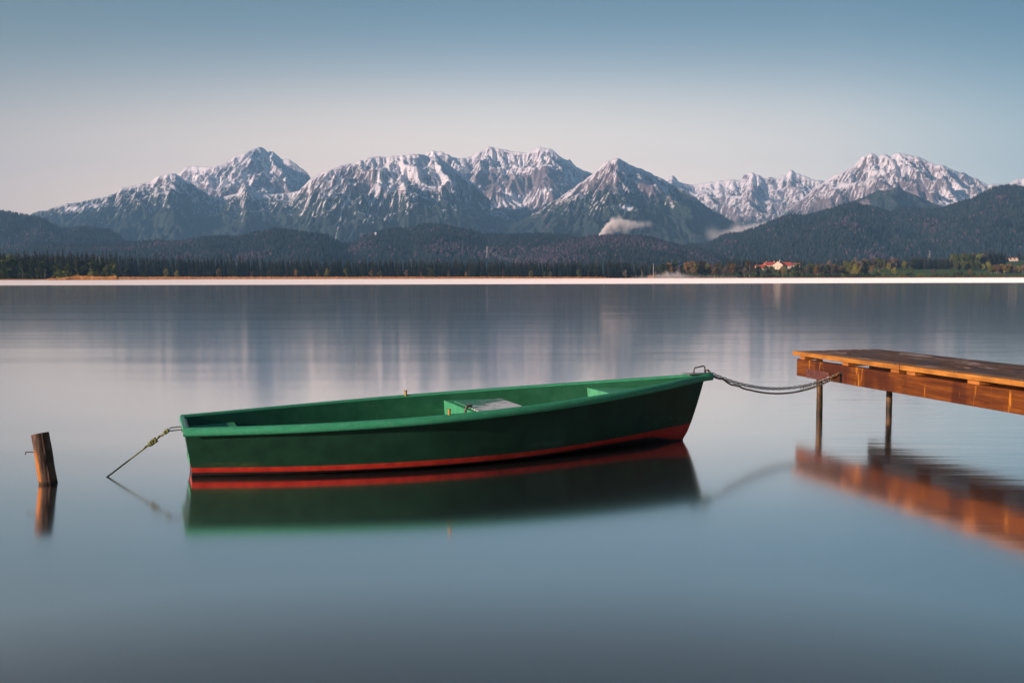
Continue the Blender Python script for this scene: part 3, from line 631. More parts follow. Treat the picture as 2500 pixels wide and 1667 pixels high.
for i in range(24):
    px = 2412 + 105 * (i + rt.random()) / 24; broad(rt.choice(['orange', 'orange', 'yellow', 'brown']), px, rt.uniform(644, 650), 1290 + rt.uniform(-8, 8), 'orange brown tree in the dense row below the green hill', 'orange row below the green hill', 1.1)

# reeds, island
def reed_mat():
    m = Mat('dry_reeds'); n = m.noise(m.coords('Object', (1, 1, .3)), 0.35, 4, .6)
    return m.bsdf(m.ramp(n, [(0.3, (.26, .11, .03)), (0.5, (.52, .24, .07)), (0.7, (.70, .38, .14))]), 0.9, spec=.05)
M_REED = reed_mat()
def reeds(px0, px1, yfun, n, h, seed, label, depth):
    rg = np.random.default_rng(seed); px = rg.uniform(px0, px1, n); Y = yfun(px) + rg.uniform(0, depth, n); X = PXX(px, Y); z = np.maximum(ground_z(px, Y), -.05)
    hh = h(px) * rg.uniform(.6, 1.15, n) * (1 + .25 * fbm(px / 6, px * 0, 2, seed)); w = rg.uniform(.12, .35, n); le = rg.normal(0, .25, n)
    V = np.stack([np.stack([X - w, Y, z - .2], -1), np.stack([X + w, Y, z - .2], -1), np.stack([X + le + w * .5, Y + .2, z + hh], -1), np.stack([X + le - w * .3, Y + .1, z + hh * .92], -1)], 1).reshape(-1, 3)
    tag(mesh_np('reeds', V, np.arange(n * 4).reshape(-1, 4), [M_REED]), label, 'reeds', kind='stuff')
reeds(292, 1480, lambda p: shore_y(p) - 2, 16000, lambda p: np.interp(p, [290, 700, 1000, 1480], [2.8, 2.6, 2.4, 1.6]), 1, 'strip of dry orange reeds along the middle shore', 14)
reeds(1480, 2520, lambda p: shore_y(p) - 1, 3500, lambda p: .9 + 0 * p, 2, 'thin reddish reed edge along the right shore', 5)
reeds(118, 289, lambda p: 775 + 0 * p, 7000, lambda p: np.interp(p, [115, 122, 130, 165, 185, 240, 265, 283, 290], [.8, 1.6, 1.3, 2.2, 3.3, 2.8, 2.4, 3.4, 1.2]), 3, 'dry orange reeds covering the small island at the left', 25)
reeds(-40, 120, lambda p: 800 + 0 * p, 2500, lambda p: .8 + 0 * p, 4, 'low reed fringe of the spit at the left edge', 12)
isl = MB()
ring = [(PXX(p, y), y) for p, y in ((-300, 812), (-60, 796), (60, 794), (115, 786), (125, 772), (200, 770), (280, 771), (289.5, 776), (286, 800), (240, 830), (100, 850), (-300, 900))]
n_ = len(ring); isl.add([(x, y, -.3) for x, y in ring] + [(x * 1.001, y + .5, .22) for x, y in ring], [tuple(range(n_, 2 * n_))] + [(i, (i + 1) % n_, n_ + (i + 1) % n_, n_ + i) for i in range(n_)])
tag(isl.build('island', simple('peat_bank', (.05, .04, .03), .95)), 'low dark peat island edge below the orange reeds', 'island', kind='structure')
_gz = ground_z
def ground_z(px, Y): return np.where((np.asarray(Y) < 850) & (np.asarray(px) < 292), .2, _gz(px, Y))
for px, top, k, wd, lab in ((152, 660, 'bush', 1.0, 'largest grey green bush on the reed island'), (142, 666, 'bush', 1.0, 'low green bush at the left end of the reed island'), (168, 664, 'bush', .9, 'rounded green bush right of the largest one on the reed island'), (186, 668, 'bush', 1.0, 'small green bush in the middle of the reed island'), (222, 664.5, 'bush', .8, 'yellowish twiggy bush on the right part of the reed island'),
                        (236, 666, 'bush', .8, 'twiggy bush left of the bright green one on the reed island'), (259, 665.5, 'bush', 1.0, 'bright green bush near the right tip of the reed island')):
    broad(k, px, top, 790, lab, None, wd)
broad('slim', 112.5, 655, 800, 'slim pale green birch alone left of the reed island', None, .9)
broad('darkbush', 68, 674, 806, 'small brown shrub on the spit at the left edge', None, .9)

# ------------------------------------------------------------------ houses
M_WALL = simple('cream_render', (.72, .62, .47), .8, var=.06, scale=.5)
M_ROOF = simple('red_tiles', (.42, .075, .045), .75, var=.2, scale=.8)
M_ROOF2 = simple('brown_tiles', (.26, .10, .055), .8, var=.2, scale=.8)
M_WOOD = simple('ochre_gable_boards', (.50, .22, .05), .7, var=.2, scale=.6)
M_PANE = simple('window_glass', (.04, .05, .06), .15, var=.2)
M_WHITE = simple('white_paint', (.75, .74, .70), .6, var=.08)
def house(px, Y, w, d, h, roof_h, label, roof=M_ROOF, gable_front=False, rz=0.0, wall=M_WALL, base=None, chim=True, wins=4, name='house', gable_mat=None):
    z0 = float(ground_z(px, Y)) - .3 if base is None else base
    r = empty(name, (PXX(px, Y), Y, z0), rz); tag(r, label, 'house')
    b = MB(); b.box((0, 0, h / 2), (w, d, h))
    ov = .7
    if gable_front:
        b.add([(-w / 2, -d / 2, h), (w / 2, -d / 2, h), (0, -d / 2, h + roof_h), (-w / 2, d / 2, h), (w / 2, d / 2, h), (0, d / 2, h + roof_h)], [(0, 1, 2), (5, 4, 3)], 1)
    else:
        b.add([(-w / 2, -d / 2, h), (-w / 2, d / 2, h), (-w / 2, 0, h + roof_h), (w / 2, -d / 2, h), (w / 2, d / 2, h), (w / 2, 0, h + roof_h)], [(2, 1, 0), (3, 4, 5)], 1)
    b.build('wall', [wall, gable_mat or wall], r)
    rb = MB(); t = .3
    def slab(p):
        q = [Vector(v) for v in p]; nrm = (q[1] - q[0]).cross(q[2] - q[0]).normalized()
        if nrm.z < 0: nrm = -nrm
        rb.add(q + [v + nrm * t for v in q], [(3, 2, 1, 0), (4, 5, 6, 7), (0, 1, 5, 4), (1, 2, 6, 5), (2, 3, 7, 6), (3, 0, 4, 7)])
    if gable_front:
        k = roof_h / (w / 2)
        for s in (-1, 1): slab([(s * (w / 2 + ov), -d / 2 - ov, h - ov * k + .05), (s * (w / 2 + ov), d / 2 + ov, h - ov * k + .05), (0, d / 2 + ov, h + roof_h + .05), (0, -d / 2 - ov, h + roof_h + .05)])
    else:
        k = roof_h / (d / 2)
        for s in (-1, 1): slab([(-w / 2 - ov, s * (d / 2 + ov), h - ov * k + .05), (w / 2 + ov, s * (d / 2 + ov), h - ov * k + .05), (w / 2 + ov, 0, h + roof_h + .05), (-w / 2 - ov, 0, h + roof_h + .05)])
    ro = rb.build('roof', roof, r)
    if chim:
        c = MB(); c.box((w * .2, d * .1, h + roof_h + .5), (.8, .8, 2.2)); c.box((w * .2, d * .1, h + roof_h + 1.7), (1.0, 1.0, .2)); c.build('chimney', M_WHITE, ro)
    for i in range(wins):
        x = w * ((i + .5) / wins - .5)
        for zz in ([1.7, 4.4] if h > 5.2 else [1.7]):
            f = MB(); f.box((x, -d / 2 - .03, zz), (1.25, .1, 1.45)); fo = f.build('window', M_WHITE, r)
            p = MB(); p.box((x, -d / 2 - .09, zz), (1.0, .04, 1.2)); p.build('pane', M_PANE, fo)
    return r
hy = 1440
house(1856, hy, 15, 10, 3.6, 3.8, 'low red roofed wing at the left end of the large lakeside house', wins=4, chim=False)
house(1866, hy + 14, 9, 12, 6.0, 4.2, 'red roofed house with an ochre gable near the left of the large lakeside house', gable_front=True, gable_mat=M_WOOD, wins=2, rz=-.3)
house(1882, hy + 12, 20, 11, 6.4, 4.0, 'long middle red roofed house of the lakeside group', wins=4)
house(1897, hy + 4, 14, 14, 6.6, 5.2, 'cream gabled house with red roof in the middle right of the lakeside group', gable_front=True, wins=3, rz=-.25)
house(1916, hy + 6, 14, 10, 5.8, 4.4, 'right end red roofed house of the lakeside group', wins=3, chim=False)
house(1937, hy + 30, 15, 9, 5.5, 3.0, 'flat brown roofed barn right of the red roofed lakeside group', roof=M_ROOF2, wins=2, chim=False, name='barn')
for px, lab in ((2455, 'leftmost tiny farmhouse on top of the green hill'), (2466, 'middle tiny farmhouse on top of the green hill'), (2475, 'rightmost tiny farmhouse on top of the green hill')):
    house(px, 1790, 7, 8, 4, 3, lab, roof=M_ROOF2, wins=2, chim=False, gable_front=True)
house(1589, 1228, 6, 5, 2.2, 1.2, 'small boathouse at the foot of the white mast', roof=M_ROOF2, wall=M_WOOD, wins=1, chim=False, name='boathouse')
house(919, 3950, 6, 9, 5, 5, 'tiny white chapel on the shoulder of the middle wooded hill', wall=M_WHITE, roof=M_WHITE, base=at_y(919, 573.5, 3950).z, wins=2, chim=False, name='chapel')
b = MB(); z0 = float(ground_z(1594.5, 1232)); b.tube([(0, 0, -.3), (0, 0, 17.5)], [.22, .12], 8); b.tube([(0, 0, 17.4), (0, 0, 17.8)], [.25, .05], 8)
o = b.build('mast', M_WHITE); o.location = (PXX(1594.5, 1232), 1232, z0); tag(o, 'tall thin white mast standing on the far shore by the lawn', 'mast')
# pylons and power lines
M_STEEL = simple('galvanised_steel', (.30, .31, .33), .5, .4, var=.1)
def pylon(px, ybase, ytop, Y, label):
    p0 = at_y(px, ybase, Y); hgt = at_y(px, ytop, Y).z - p0.z; b = MB(); wb = hgt * .085; r = .17
    lev = [i / 9 for i in range(10)]
    cor = lambda f: [(sx_ * wb * (1 - f * .86), sy_ * wb * (1 - f * .86), f * hgt) for sx_, sy_ in ((-1, -1), (1, -1), (1, 1), (-1, 1))]
    for i in range(9):
        a, c = cor(lev[i]), cor(lev[i + 1])
        for k in range(4):
            b.tube([a[k], c[k]], r, 4); b.tube([a[k], c[(k + 1) % 4]], r * .6, 4); b.tube([c[k], c[(k + 1) % 4]], r * .6, 4)
    rt_ = empty('power_pylon', p0, .35); tag(rt_, label, 'pylon'); b.build('lattice_tower', M_STEEL, rt_)
    for f, wv in ((.68, .34), (.82, .26), (.94, .18)):
        c = MB(); ww = wv * hgt / 2 * 1.6
        for s in (-1, 1): c.tube([(-ww, 0, f * hgt), (0, s * .8, f * hgt + 1.4), (ww, 0, f * hgt)], r * .8, 4)
        c.tube([(-ww, 0, f * hgt), (ww, 0, f * hgt)], r * .8, 4); c.build('cross_arm', M_STEEL, rt_)
    return p0, hgt
pylon(1189, 630, 601, 3150, 'grey lattice power pylon on the slope of the middle hill')
pylon(974.5, 574, 562, 4150, 'far small power pylon on the crest of the middle hill')
pylon(1694, 652, 639, 2300, 'small lattice pylon above the misty shore trees')
pylon(2269, 640, 611, 1900, 'lattice pylon rising behind the black spruce clump')
M_WIRE = simple('aluminium_wire', (.34, .35, .37), .5, .3, var=.05)
def wires(pa, pb, n, label, sep, drop):
    A, B = Vector(pa), Vector(pb)
    for i in range(n):
        b = MB(); off = Vector((sep * (i % 2) * 2 - sep, 0, drop * (i // 2))); pts = []
        for k in range(17):
            f = k / 16; q = A.lerp(B, f) + off; q.z -= 4 * (B - A).length * .010 * f * (1 - f); pts.append(q)
        b.tube(pts, .085, 4); tag(b.build('power_line', M_WIRE), label, 'power line', 'power line wires over the middle hill')
wires(at_y(1189, 610, 3150), at_y(1262, 640, 2300), 6, 'thin pale wire running down right from the pylon on the middle hill', 3.5, 3.4)
wires(at_y(974.5, 566, 4150), at_y(1030, 592, 3600), 4, 'thin pale wire running down from the far small pylon', 3.5, 3.4)

# ------------------------------------------------------------------ mist and smoke
def vol_mat(name, color, density, aniso=0.0):
    m = Mat(name); v = m.node('ShaderNodeVolumePrincipled'); v.inputs['Color'].default_value = (*color, 1); v.inputs['Density'].default_value = density; v.inputs['Anisotropy'].default_value = aniso
    m.link(v.outputs[0], m.out.inputs['Volume']); return m.m
M_MIST = vol_mat('lake_mist', (1, 1, 1), .42, -.3)
b = MB(); xs_ = np.linspace(-1500, 1500, 61); fr = [208 + 26 * (x / 110.0 * .5 + .5) * (1 if abs(x) < 110 else 0) for x in xs_]
fr = [float(np.interp(x, [-110, 0, 110], [212, 222, 240])) for x in xs_]
prof = [(0, .012), (10, .045), (55, .15), (500, .15), (960, .10), (965, .015)]
vs = []; fs = []
for x, y0 in zip(xs_, fr):
    for d, z in prof: vs.append((x * (1 + d / 400), y0 + d, z))
k = len(prof)
for i in range(len(xs_) - 1):
    for j in range(k - 1): fs.append((i * k + j, (i + 1) * k + j, (i + 1) * k + j + 1, i * k + j + 1))
    fs.append((i * k + k - 1, (i + 1) * k + k - 1, (i + 1) * k, i * k))
fs += [tuple(range(k)), tuple(range((len(xs_) - 1) * k + k - 1, (len(xs_) - 1) * k - 1, -1))]
b.add(vs, fs); tag(b.build('mist', M_MIST), 'thin white mist lying on the water along the far shore', 'mist', kind='stuff')
def blob_tube(name, label, pts, rads, mat, flat=.6):
    b = MB(); b.tube(pts, rads, 14); o = b.build(name, mat, smooth=True); tag(o, label, 'smoke' if 'smoke' in name else 'mist', kind='stuff'); return o
def puff(name, label, puffs, Y, color=(1, .98, .96), pxm=None):
    """smoke built from soft round puffs (photo column, row, radius in rows, density) at one distance"""
    k = Y / F; pts = [(at_y(x, y, Y), r * k, d / k) for x, y, r, d in puffs]
    c0 = sum((p for p, r, d in pts), Vector()) / len(pts)
    m = Mat(name + '_air'); total = None
    tcn = m.node('ShaderNodeTexCoord')
    wob = m.node('ShaderNodeTexNoise'); m.link(tcn.outputs['Object'], wob.inputs['Vector']); wob.inputs['Scale'].default_value = .06 / k * 2; wob.inputs['Detail'].default_value = 3
    wv = m.node('ShaderNodeVectorMath', operation='MULTIPLY_ADD'); m.link(wob.outputs['Color'], wv.inputs[0]); wv.inputs[1].default_value = (11 * k,) * 3; m.link(tcn.outputs['Object'], wv.inputs[2])
    for p, r, d in pts:
        q = p - c0 + Vector((5.5 * k,) * 3); ds = m.node('ShaderNodeVectorMath', operation='DISTANCE'); m.link(wv.outputs[0], ds.inputs[0]); ds.inputs[1].default_value = q
        v = m.math('SUBTRACT', 1.0, m.math('DIVIDE', ds.outputs['Value'], r), clamp=True); v = m.math('MULTIPLY', m.math('MULTIPLY', v, v), d)
        total = v if total is None else m.math('ADD', total, v)
    vp = m.node('ShaderNodeVolumePrincipled'); vp.inputs['Color'].default_value = (*color, 1); vp.inputs['Anisotropy'].default_value = -.35; m.link(total, vp.inputs['Density']); m.link(vp.outputs[0], m.out.inputs['Volume'])
    try: m.m.cycles.volume_step_rate = 0.35
    except Exception: pass
    bm = bmesh.new()
    for p, r, d in pts:
        for s_ in ((1, 0, 0), (-1, 0, 0), (0, 1, 0), (0, -1, 0), (0, 0, 1), (0, 0, -1), (.6, .6, .6), (-.6, .6, .6), (.6, -.6, .6), (-.6, -.6, .6), (.6, .6, -.6), (-.6, .6, -.6), (.6, -.6, -.6), (-.6, -.6, -.6)):
            bm.verts.new(p - c0 + Vector(s_) * (r * 1.1 + 3 * k))
    res = bmesh.ops.convex_hull(bm, input=bm.verts); bmesh.ops.delete(bm, geom=[v for v in bm.verts if not v.link_faces], context='VERTS')
    me = bpy.data.meshes.new(name); bm.to_mesh(me); bm.free(); me.materials.append(m.m); o = bpy.data.objects.new(name, me); C.objects.link(o); o.location = c0
    tag(o, label, 'smoke' if 'smoke' in name else 'mist', kind='stuff'); return o
puff('smoke', 'white smoke plume curling up from the wooded hill right of centre',
     [(1463, 585, 7, 2.4), (1466, 580, 8, 2.3), (1470, 574, 9, 2.1), (1475, 567, 10, 1.9), (1481, 560, 11.5, 1.6), (1488, 554, 13, 1.3), (1497, 549, 14, 1.05), (1507, 546, 14.5, .85), (1518, 545, 14.5, .62), (1530, 547, 14.5, .44), (1542, 549, 14.5, .28), (1554, 550, 14, .16), (1567, 549, 14, .09), (1582, 547, 13, .05), (1496, 537, 13, .14), (1512, 534, 13, .09), (1490, 564, 13, .3), (1505, 558, 15, .16), (1525, 559, 18, .06)], 3850)
puff('mist', 'pale mist streak in the valley behind the right hill', [(1748 + 12 * i, 578 - 2.9 * i, 19 - .5 * i, (.02, .04, .06, .08, .10, .11, .12, .13, .13, .12, .10, .08, .06, .04, .03)[i]) for i in range(15)] + [(1740, 572, 30, .02), (1800, 558, 26, .03)], 5600)
puff('mist', 'wisp of mist rising from the shore right of the white mast', [(x_, 678 - 4 * math.exp(-((x_ - 1640) / 45) ** 2), 9 + 4 * math.exp(-((x_ - 1640) / 45) ** 2), .02 + .04 * math.exp(-((x_ - 1640) / 60) ** 2)) for x_ in range(1545, 1800, 9)] + [(1628, 668, 11, .04), (1655, 668, 12, .035)], 1190)

# ------------------------------------------------------------------ rowing boat
KU = np.array([0, .2, .4, .6, .8, .92, 1.0])
def hermite(k, v, u):
    v = np.asarray(v); m = np.gradient(v, k); u = np.asarray(u, float); i = np.clip(np.searchsorted(k, u, side='right') - 1, 0, len(k) - 2)
    hh = k[i + 1] - k[i]; t = (u - k[i]) / hh
    return (2 * t**3 - 3 * t**2 + 1) * v[i] + (t**3 - 2 * t**2 + t) * hh * m[i] + (-2 * t**3 + 3 * t**2) * v[i + 1] + (t**3 - t**2) * hh * m[i + 1]
WG = [.361, .585, .680, .594, .361, .16, .018]; WC = [.206, .46, .567, .499, .245, .079, .008]
wg = lambda u: hermite(KU, WG, u); wc = lambda u: hermite(KU, WC, u)
zg = lambda u: .385 + .038 * u + .168 * u * u
zc = lambda u: .037 + .040 * np.asarray(u, float) ** 3 - .066 * sstep(np.asarray(u, float), .90, 1.0)
def hull_x(u, v): x0 = .052 * (1 - v); L = 4.378 + (4.60 - 4.378) * v ** .75; return x0 + (L - x0) * u
band = lambda u: .078 + .020 * np.asarray(u, float) ** 2 + .060 * np.asarray(u, float) ** 8 - zc(u)

def boat_paint():
    m = Mat('boat_green_paint'); co = m.coords('Object', (1, 1, 1)); n = m.noise(co, 9, 5, .6); s = m.noise(m.coords('Object', (2, 8, 14)), 3, 5, .65)
    c = m.ramp(n, [(0.3, (.011, .080, .036)), (0.7, (.018, .112, .052))])
    c = m.mix(m.math('MULTIPLY', m.step(s, .56, .75), .35), c, (.05, .16, .08))
    g = m.math('MULTIPLY', m.step(m.noise(co, 45, 4, .7), .60, .72), .35)
    c = m.mix(g, c, (.10, .22, .13))
    return m.bsdf(c, m.ramp(n, [(0.2, (.28, .28, .28)), (.8, (.45, .45, .45))]), normal=m.bump(s, .12, .004), spec=.4)
def boat_hull_paint():
    m = Mat('boat_hull_paint'); co = m.coords('Object', (1, 1, 1)); n = m.noise(co, 6, 5, .6); sep = m.node('ShaderNodeSeparateXYZ'); m.link(co, sep.inputs[0])
    c = m.ramp(n, [(0.3, (.0050, .030, .016)), (0.7, (.010, .052, .028))])
    # repaired patch amidships, yellowish scuff at the stern, chalky wear at the bow
    def band_(v, a, b, e): return m.math('MULTIPLY', m.step(v, a - e, a + e), m.math('SUBTRACT', 1.0, m.step(v, b - e, b + e)))
    p = m.math('MULTIPLY', band_(sep.outputs[0], 2.62, 3.02, .035), band_(sep.outputs[2], .08, .30, .05))
    c = m.mix(m.math('MULTIPLY', p, .32), c, (.025, .085, .055))
    streak = m.noise(m.coords('Object', (14, 14, 60)), 1, 4, .7)
    p2 = m.math('MULTIPLY', m.math('MULTIPLY', band_(sep.outputs[0], 2.66, 2.98, .03), band_(sep.outputs[2], .12, .16, .02)), m.step(streak, .42, .62))
    c = m.mix(m.math('MULTIPLY', p2, .4), c, (.06, .13, .10))
    y = m.math('MULTIPLY', m.math('MULTIPLY', band_(sep.outputs[0], .1, .52, .08), band_(sep.outputs[2], .06, .12, .02)), m.step(m.noise(m.coords('Object', (12, 12, 60)), 1, 4, .7), .35, .75))
    c = m.mix(m.math('MULTIPLY', y, .4), c, (.10, .11, .03))
    w = m.math('MULTIPLY', m.math('MULTIPLY', band_(sep.outputs[0], 3.75, 4.5, .25), band_(sep.outputs[2], .16, .24, .05)), m.step(m.noise(m.coords('Object', (6, 6, 25)), 2, 4, .7), .45, .7))
    c = m.mix(m.math('MULTIPLY', w, .5), c, (.04, .17, .10))
    return m.bsdf(c, .42, normal=m.bump(n, .06, .004), spec=.35)
def red_paint():
    m = Mat('boat_red_stripe'); co = m.coords('Object', (1, 1, 1)); n = m.noise(co, 12, 5, .65)
    c = m.ramp(n, [(0.3, (.27, .016, .010)), (0.6, (.42, .030, .017)), (0.8, (.38, .060, .042))])
    return m.bsdf(c, .45, spec=.35)
M_BOAT = boat_paint(); M_HULL = boat_hull_paint(); M_RED = red_paint()
M_DARKB = simple('antifouling', (.03, .02, .018), .6)
def rail_paint():
    m = Mat('boat_rail_paint'); n = m.noise(m.coords('Object', (2, 12, 12)), 4, 5, .6); n2 = m.noise(m.coords('Object', (1, 1, 1)), 70, 3, .7)
    c = m.ramp(n, [(0.3, (.024, .22, .105)), (0.7, (.045, .31, .16))]); c = m.mix(m.math('MULTIPLY', m.step(n2, .57, .72), .6), c, (.22, .42, .29))
    return m.bsdf(c, .38, normal=m.bump(n2, .15, .003), spec=.4)
M_RAIL = rail_paint()
boat = empty('rowing_boat', (-2.536, 7.604, 0), .352)
tag(boat, 'green rowing boat with a red waterline stripe moored on the calm lake', 'boat')
def build_hull():
    U = np.r_[np.linspace(0, .9, 46), np.linspace(.915, 1.0, 12)]; b = MB(); rows_out = []
    for u in U:
        z0, z1_ = float(zc(u)), float(zg(u)); vb = float(band(u)) / (z1_ - z0)
        vs_ = [1.0, .85, .7, .55, .4, max(.30, vb + .03), vb, vb * .5, 0.0] if vb < .27 else [1.0, .88, .76, .64, .52, max(.42, vb + .03), vb, vb * .5, 0.0]
        half = [(hull_x(u, v), float(wc(u) + (wg(u) - wc(u)) * v ** .85), z0 + (z1_ - z0) * v) for v in vs_]
        kx = hull_x(u, 0.0); zk = -.07 + .02 * u
        sec = [(x, -w, z) for x, w, z in half] + [(kx, -float(wc(u)) * .86, min(z0 - .03, z0 - .028)), (kx, 0, min(zk, z0 - .035)), (kx, float(wc(u)) * .86, min(z0 - .03, z0 - .028))] + [(x, w, z) for x, w, z in reversed(half)]
        rows_out.append(sec)
    n = len(rows_out[0]); vs = [p for s in rows_out for p in s]; fs = []; mi = []
    for i in range(len(U) - 1):
        for j in range(n - 1):
            fs.append((i * n + j, i * n + j + 1, (i + 1) * n + j + 1, (i + 1) * n + j))
            jj = min(j, n - 2 - j); mi.append(0 if jj < 6 else 1 if jj < 8 else 2)
    base = len(b.v); b.add(vs, fs); b.mi[-len(fs):] = mi
    # transom: green panel, red foot
    sec = rows_out[0]; m_ = n // 2
    for j in range(0, 8):
        a = n - 1 - j; b.add([sec[j], sec[j + 1], sec[a - 1], sec[a]], [(3, 2, 1, 0)], 0 if j < 6 else 1)
    b.add([sec[8], sec[9], sec[10], sec[11], sec[12]], [(4, 3, 2, 1, 0)], 2)
    # inside skin
    rows_in = []
    for u in U:
        z0, z1_ = float(zc(u)), float(zg(u)); zf = .07 + .05 * u * u; t = .022; sec = []
        for v in (1.0, .75, .5, .25):
            z = zf + (z1_ - zf) * v; vv = (z - z0) / (z1_ - z0); w = max(.004, float(wc(u) + (wg(u) - wc(u)) * vv ** .85) - t); sec.append((hull_x(min(max(u, .008), .985), vv), -w, z))
        vv = (zf - z0) / (z1_ - z0); w = max(.003, float(wc(u) + (wg(u) - wc(u)) * vv ** .85) - t - .02); x = hull_x(min(max(u, .008), .985), vv)
        sec += [(x, -w, zf), (x, 0, zf - .005), (x, w, zf)] + [(p[0], -p[1], p[2]) for p in reversed(sec[:4])]; rows_in.append(sec)
    n = len(rows_in[0]); vs = [p for s in rows_in for p in s]; fs = []
    for i in range(len(U) - 1):
        for j in range(n - 1): fs.append((i * n + j, (i + 1) * n + j, (i + 1) * n + j + 1, i * n + j + 1))
    b.add(vs, fs, 3); b.add(rows_in[0], [tuple(range(n))], 3)
    # rim between the skins
    ro = [(r[0], r[-1]) for r in rows_out]; ri = [(r[0], r[-1]) for r in rows_in]
    for i in range(len(U) - 1):
        b.add([ro[i][0], ro[i + 1][0], ri[i + 1][0], ri[i][0]], [(0, 1, 2, 3)], 3); b.add([ro[i][1], ri[i][1], ri[i + 1][1], ro[i + 1][1]], [(0, 1, 2, 3)], 3)
    b.add([ro[0][0], ri[0][0], ri[0][1], ro[0][1]], [(0, 1, 2, 3)], 3)
    b.build('hull', [M_HULL, M_RED, M_DARKB, M_BOAT], boat)
    bpy.data.objects['hull'].data.polygons.foreach_set('use_smooth', [m != -1 for m in b.mi])
build_hull()
_h = bpy.data.objects['hull']; _h.data.set_sharp_from_angle(angle=rad(35)) if hasattr(_h.data, 'set_sharp_from_angle') else None
def build_rail():
    path = []
    for u in np.linspace(0, .985, 70): path.append((hull_x(u, 1.0), -float(wg(u)), float(zg(u))))
    path += [(4.60, -.035, float(zg(1))), (4.655, -.018, float(zg(1)) + .002), (4.668, 0, float(zg(1)) + .003)]
    path += [(x, -y, z) for x, y, z in reversed(path[:-1])]
    prof = [(-.020, -.004), (-.018, .006), (-.006, .015), (.012, .020), (.032, .014), (.044, -.004), (.046, -.026), (.040, -.040), (.030, -.044), (.026, -.030), (.012, -.022)]
    vs = []; fs = []; k = len(prof)
    for i, p in enumerate(path):
        a = Vector(path[max(i - 1, 0)]); c = Vector(path[min(i + 1, len(path) - 1)]); d = (c - a); d.z = 0; d.normalize(); nrm = Vector((d.y, -d.x, 0))
        sc = 1.0 if not (64 < i < len(path) - 65) else .75
        for o, z in prof: vs.append(Vector(p) + nrm * o * sc + Vector((0, 0, z)))
    for i in range(len(path) - 1):
        for j in range(k): fs.append((i * k + j, i * k + (j + 1) % k, (i + 1) * k + (j + 1) % k, (i + 1) * k + j))
    fs += [tuple(range(k)), tuple(reversed(range((len(path) - 1) * k, len(path) * k)))]
    b = MB(); b.add(vs, fs); o = b.build('gunwale', M_RAIL, boat, smooth=True); o.data.set_sharp_from_angle(angle=rad(60))
    t = MB(); t.box((.006, 0, .384), (.035, .69, .028)); t.build('transom_cap', M_RAIL, boat, bevel=.006)
build_rail()
def seat_block(name, x0, x1, ztop, mat, inset=.024, nose=False, n=14, side=True):
    b = MB(); xs = np.linspace(x0, x1, n); top = []; bot = []
    for x in xs:
        u = min(max(x / 4.55, .01), .99); z0, z1_ = float(zc(u)), float(zg(u))
        def wid(z): vv = min(1, max(0, (z - z0) / (z1_ - z0))); return max(.006, float(wc(u) + (wg(u) - wc(u)) * vv ** .85) - inset)
        top.append((x, wid(ztop))); bot.append((x, wid(.09)))
    vs = [(x, -w, ztop) for x, w in top] + [(x, w, ztop) for x, w in top] + [(x, -w, .09) for x, w in bot] + [(x, w, .09) for x, w in bot]
    fs = []
    for i in range(n - 1): fs.append((i, i + 1, n + i + 1, n + i))
    fs += [(0, n, 3 * n, 2 * n), (n - 1, 3 * n - 1, 4 * n - 1, 2 * n - 1)]
    b.add(vs, fs); return b.build(name, mat, boat)
M_SEAT = simple('seat_green_paint', (.045, .28, .135), .45, var=.25, scale=14, bump=.1)
seat_block('stern_seat', .035, .415, .318, M_SEAT)
box = seat_block('rowing_seat', 2.27, 2.70, .392, M_SEAT)
seat_block('bow_seat', 3.57, 4.28, .482, M_SEAT)
def lid_mat():
    m = Mat('peeling_white_paint'); co = m.coords('Object', (2.2, 7.5, 1), (0, 0, .25)); n = m.noise(co, 3.4, 6, .66); sep = m.node('ShaderNodeSeparateXYZ'); m.link(m.coords(), sep.inputs[0])
    v = m.math('ADD', m.math('ADD', n, m.math('MULTIPLY', m.math('SUBTRACT', sep.outputs[0], 2.55), .55)), m.math('MULTIPLY', m.math('SUBTRACT', sep.outputs[1], .0), -.42))
    k = m.step(v, .44, .47); edge = m.math('MULTIPLY', m.step(v, .42, .44), m.math('SUBTRACT', 1.0, k))
    c = m.mix(k, (.030, .20, .10), (.62, .66, .64)); c = m.mix(m.math('MULTIPLY', edge, .8), c, (.02, .03, .03))
    return m.bsdf(c, .5, normal=m.bump(v, .2, .004))
b = MB(); b.add([(2.285, -.55, .400), (2.735, -.55, .400), (2.745, .40, .400), (2.30, .40, .400), (2.285, -.55, .412), (2.735, -.55, .412), (2.745, .40, .412), (2.30, .40, .412)], [(0, 3, 2, 1), (4, 5, 6, 7), (0, 1, 5, 4), (1, 2, 6, 5), (2, 3, 7, 6), (3, 0, 4, 7)])
b.build('lid', lid_mat(), box, bevel=.004)
M_BRASS = simple('brass', (.34, .21, .05), .5, .8, var=.2)
M_IRON = simple('dark_iron', (.09, .075, .065), .5, .7, var=.3, scale=60)
M_ZINC = simple('zinc_steel', (.45, .44, .42), .4, .85, var=.2, scale=60)
b = MB(); b.tube([(2.262, -.06, .30), (2.262, -.06, .385), (2.275, -.06, .418), (2.32, -.06, .420)], .012, 6); b.build('hasp', M_IRON, box)
for y in (.675, -.695):
    b = MB(); b.tube([(1.93, y, .40), (1.93, y, .488)], .012, 10); b.tube([(1.93, y, .483), (1.93, y, .491)], .015, 10); b.build('oarlock_pin', M_BRASS, boat, smooth=False)
zb_ = float(zg(1)) + .026
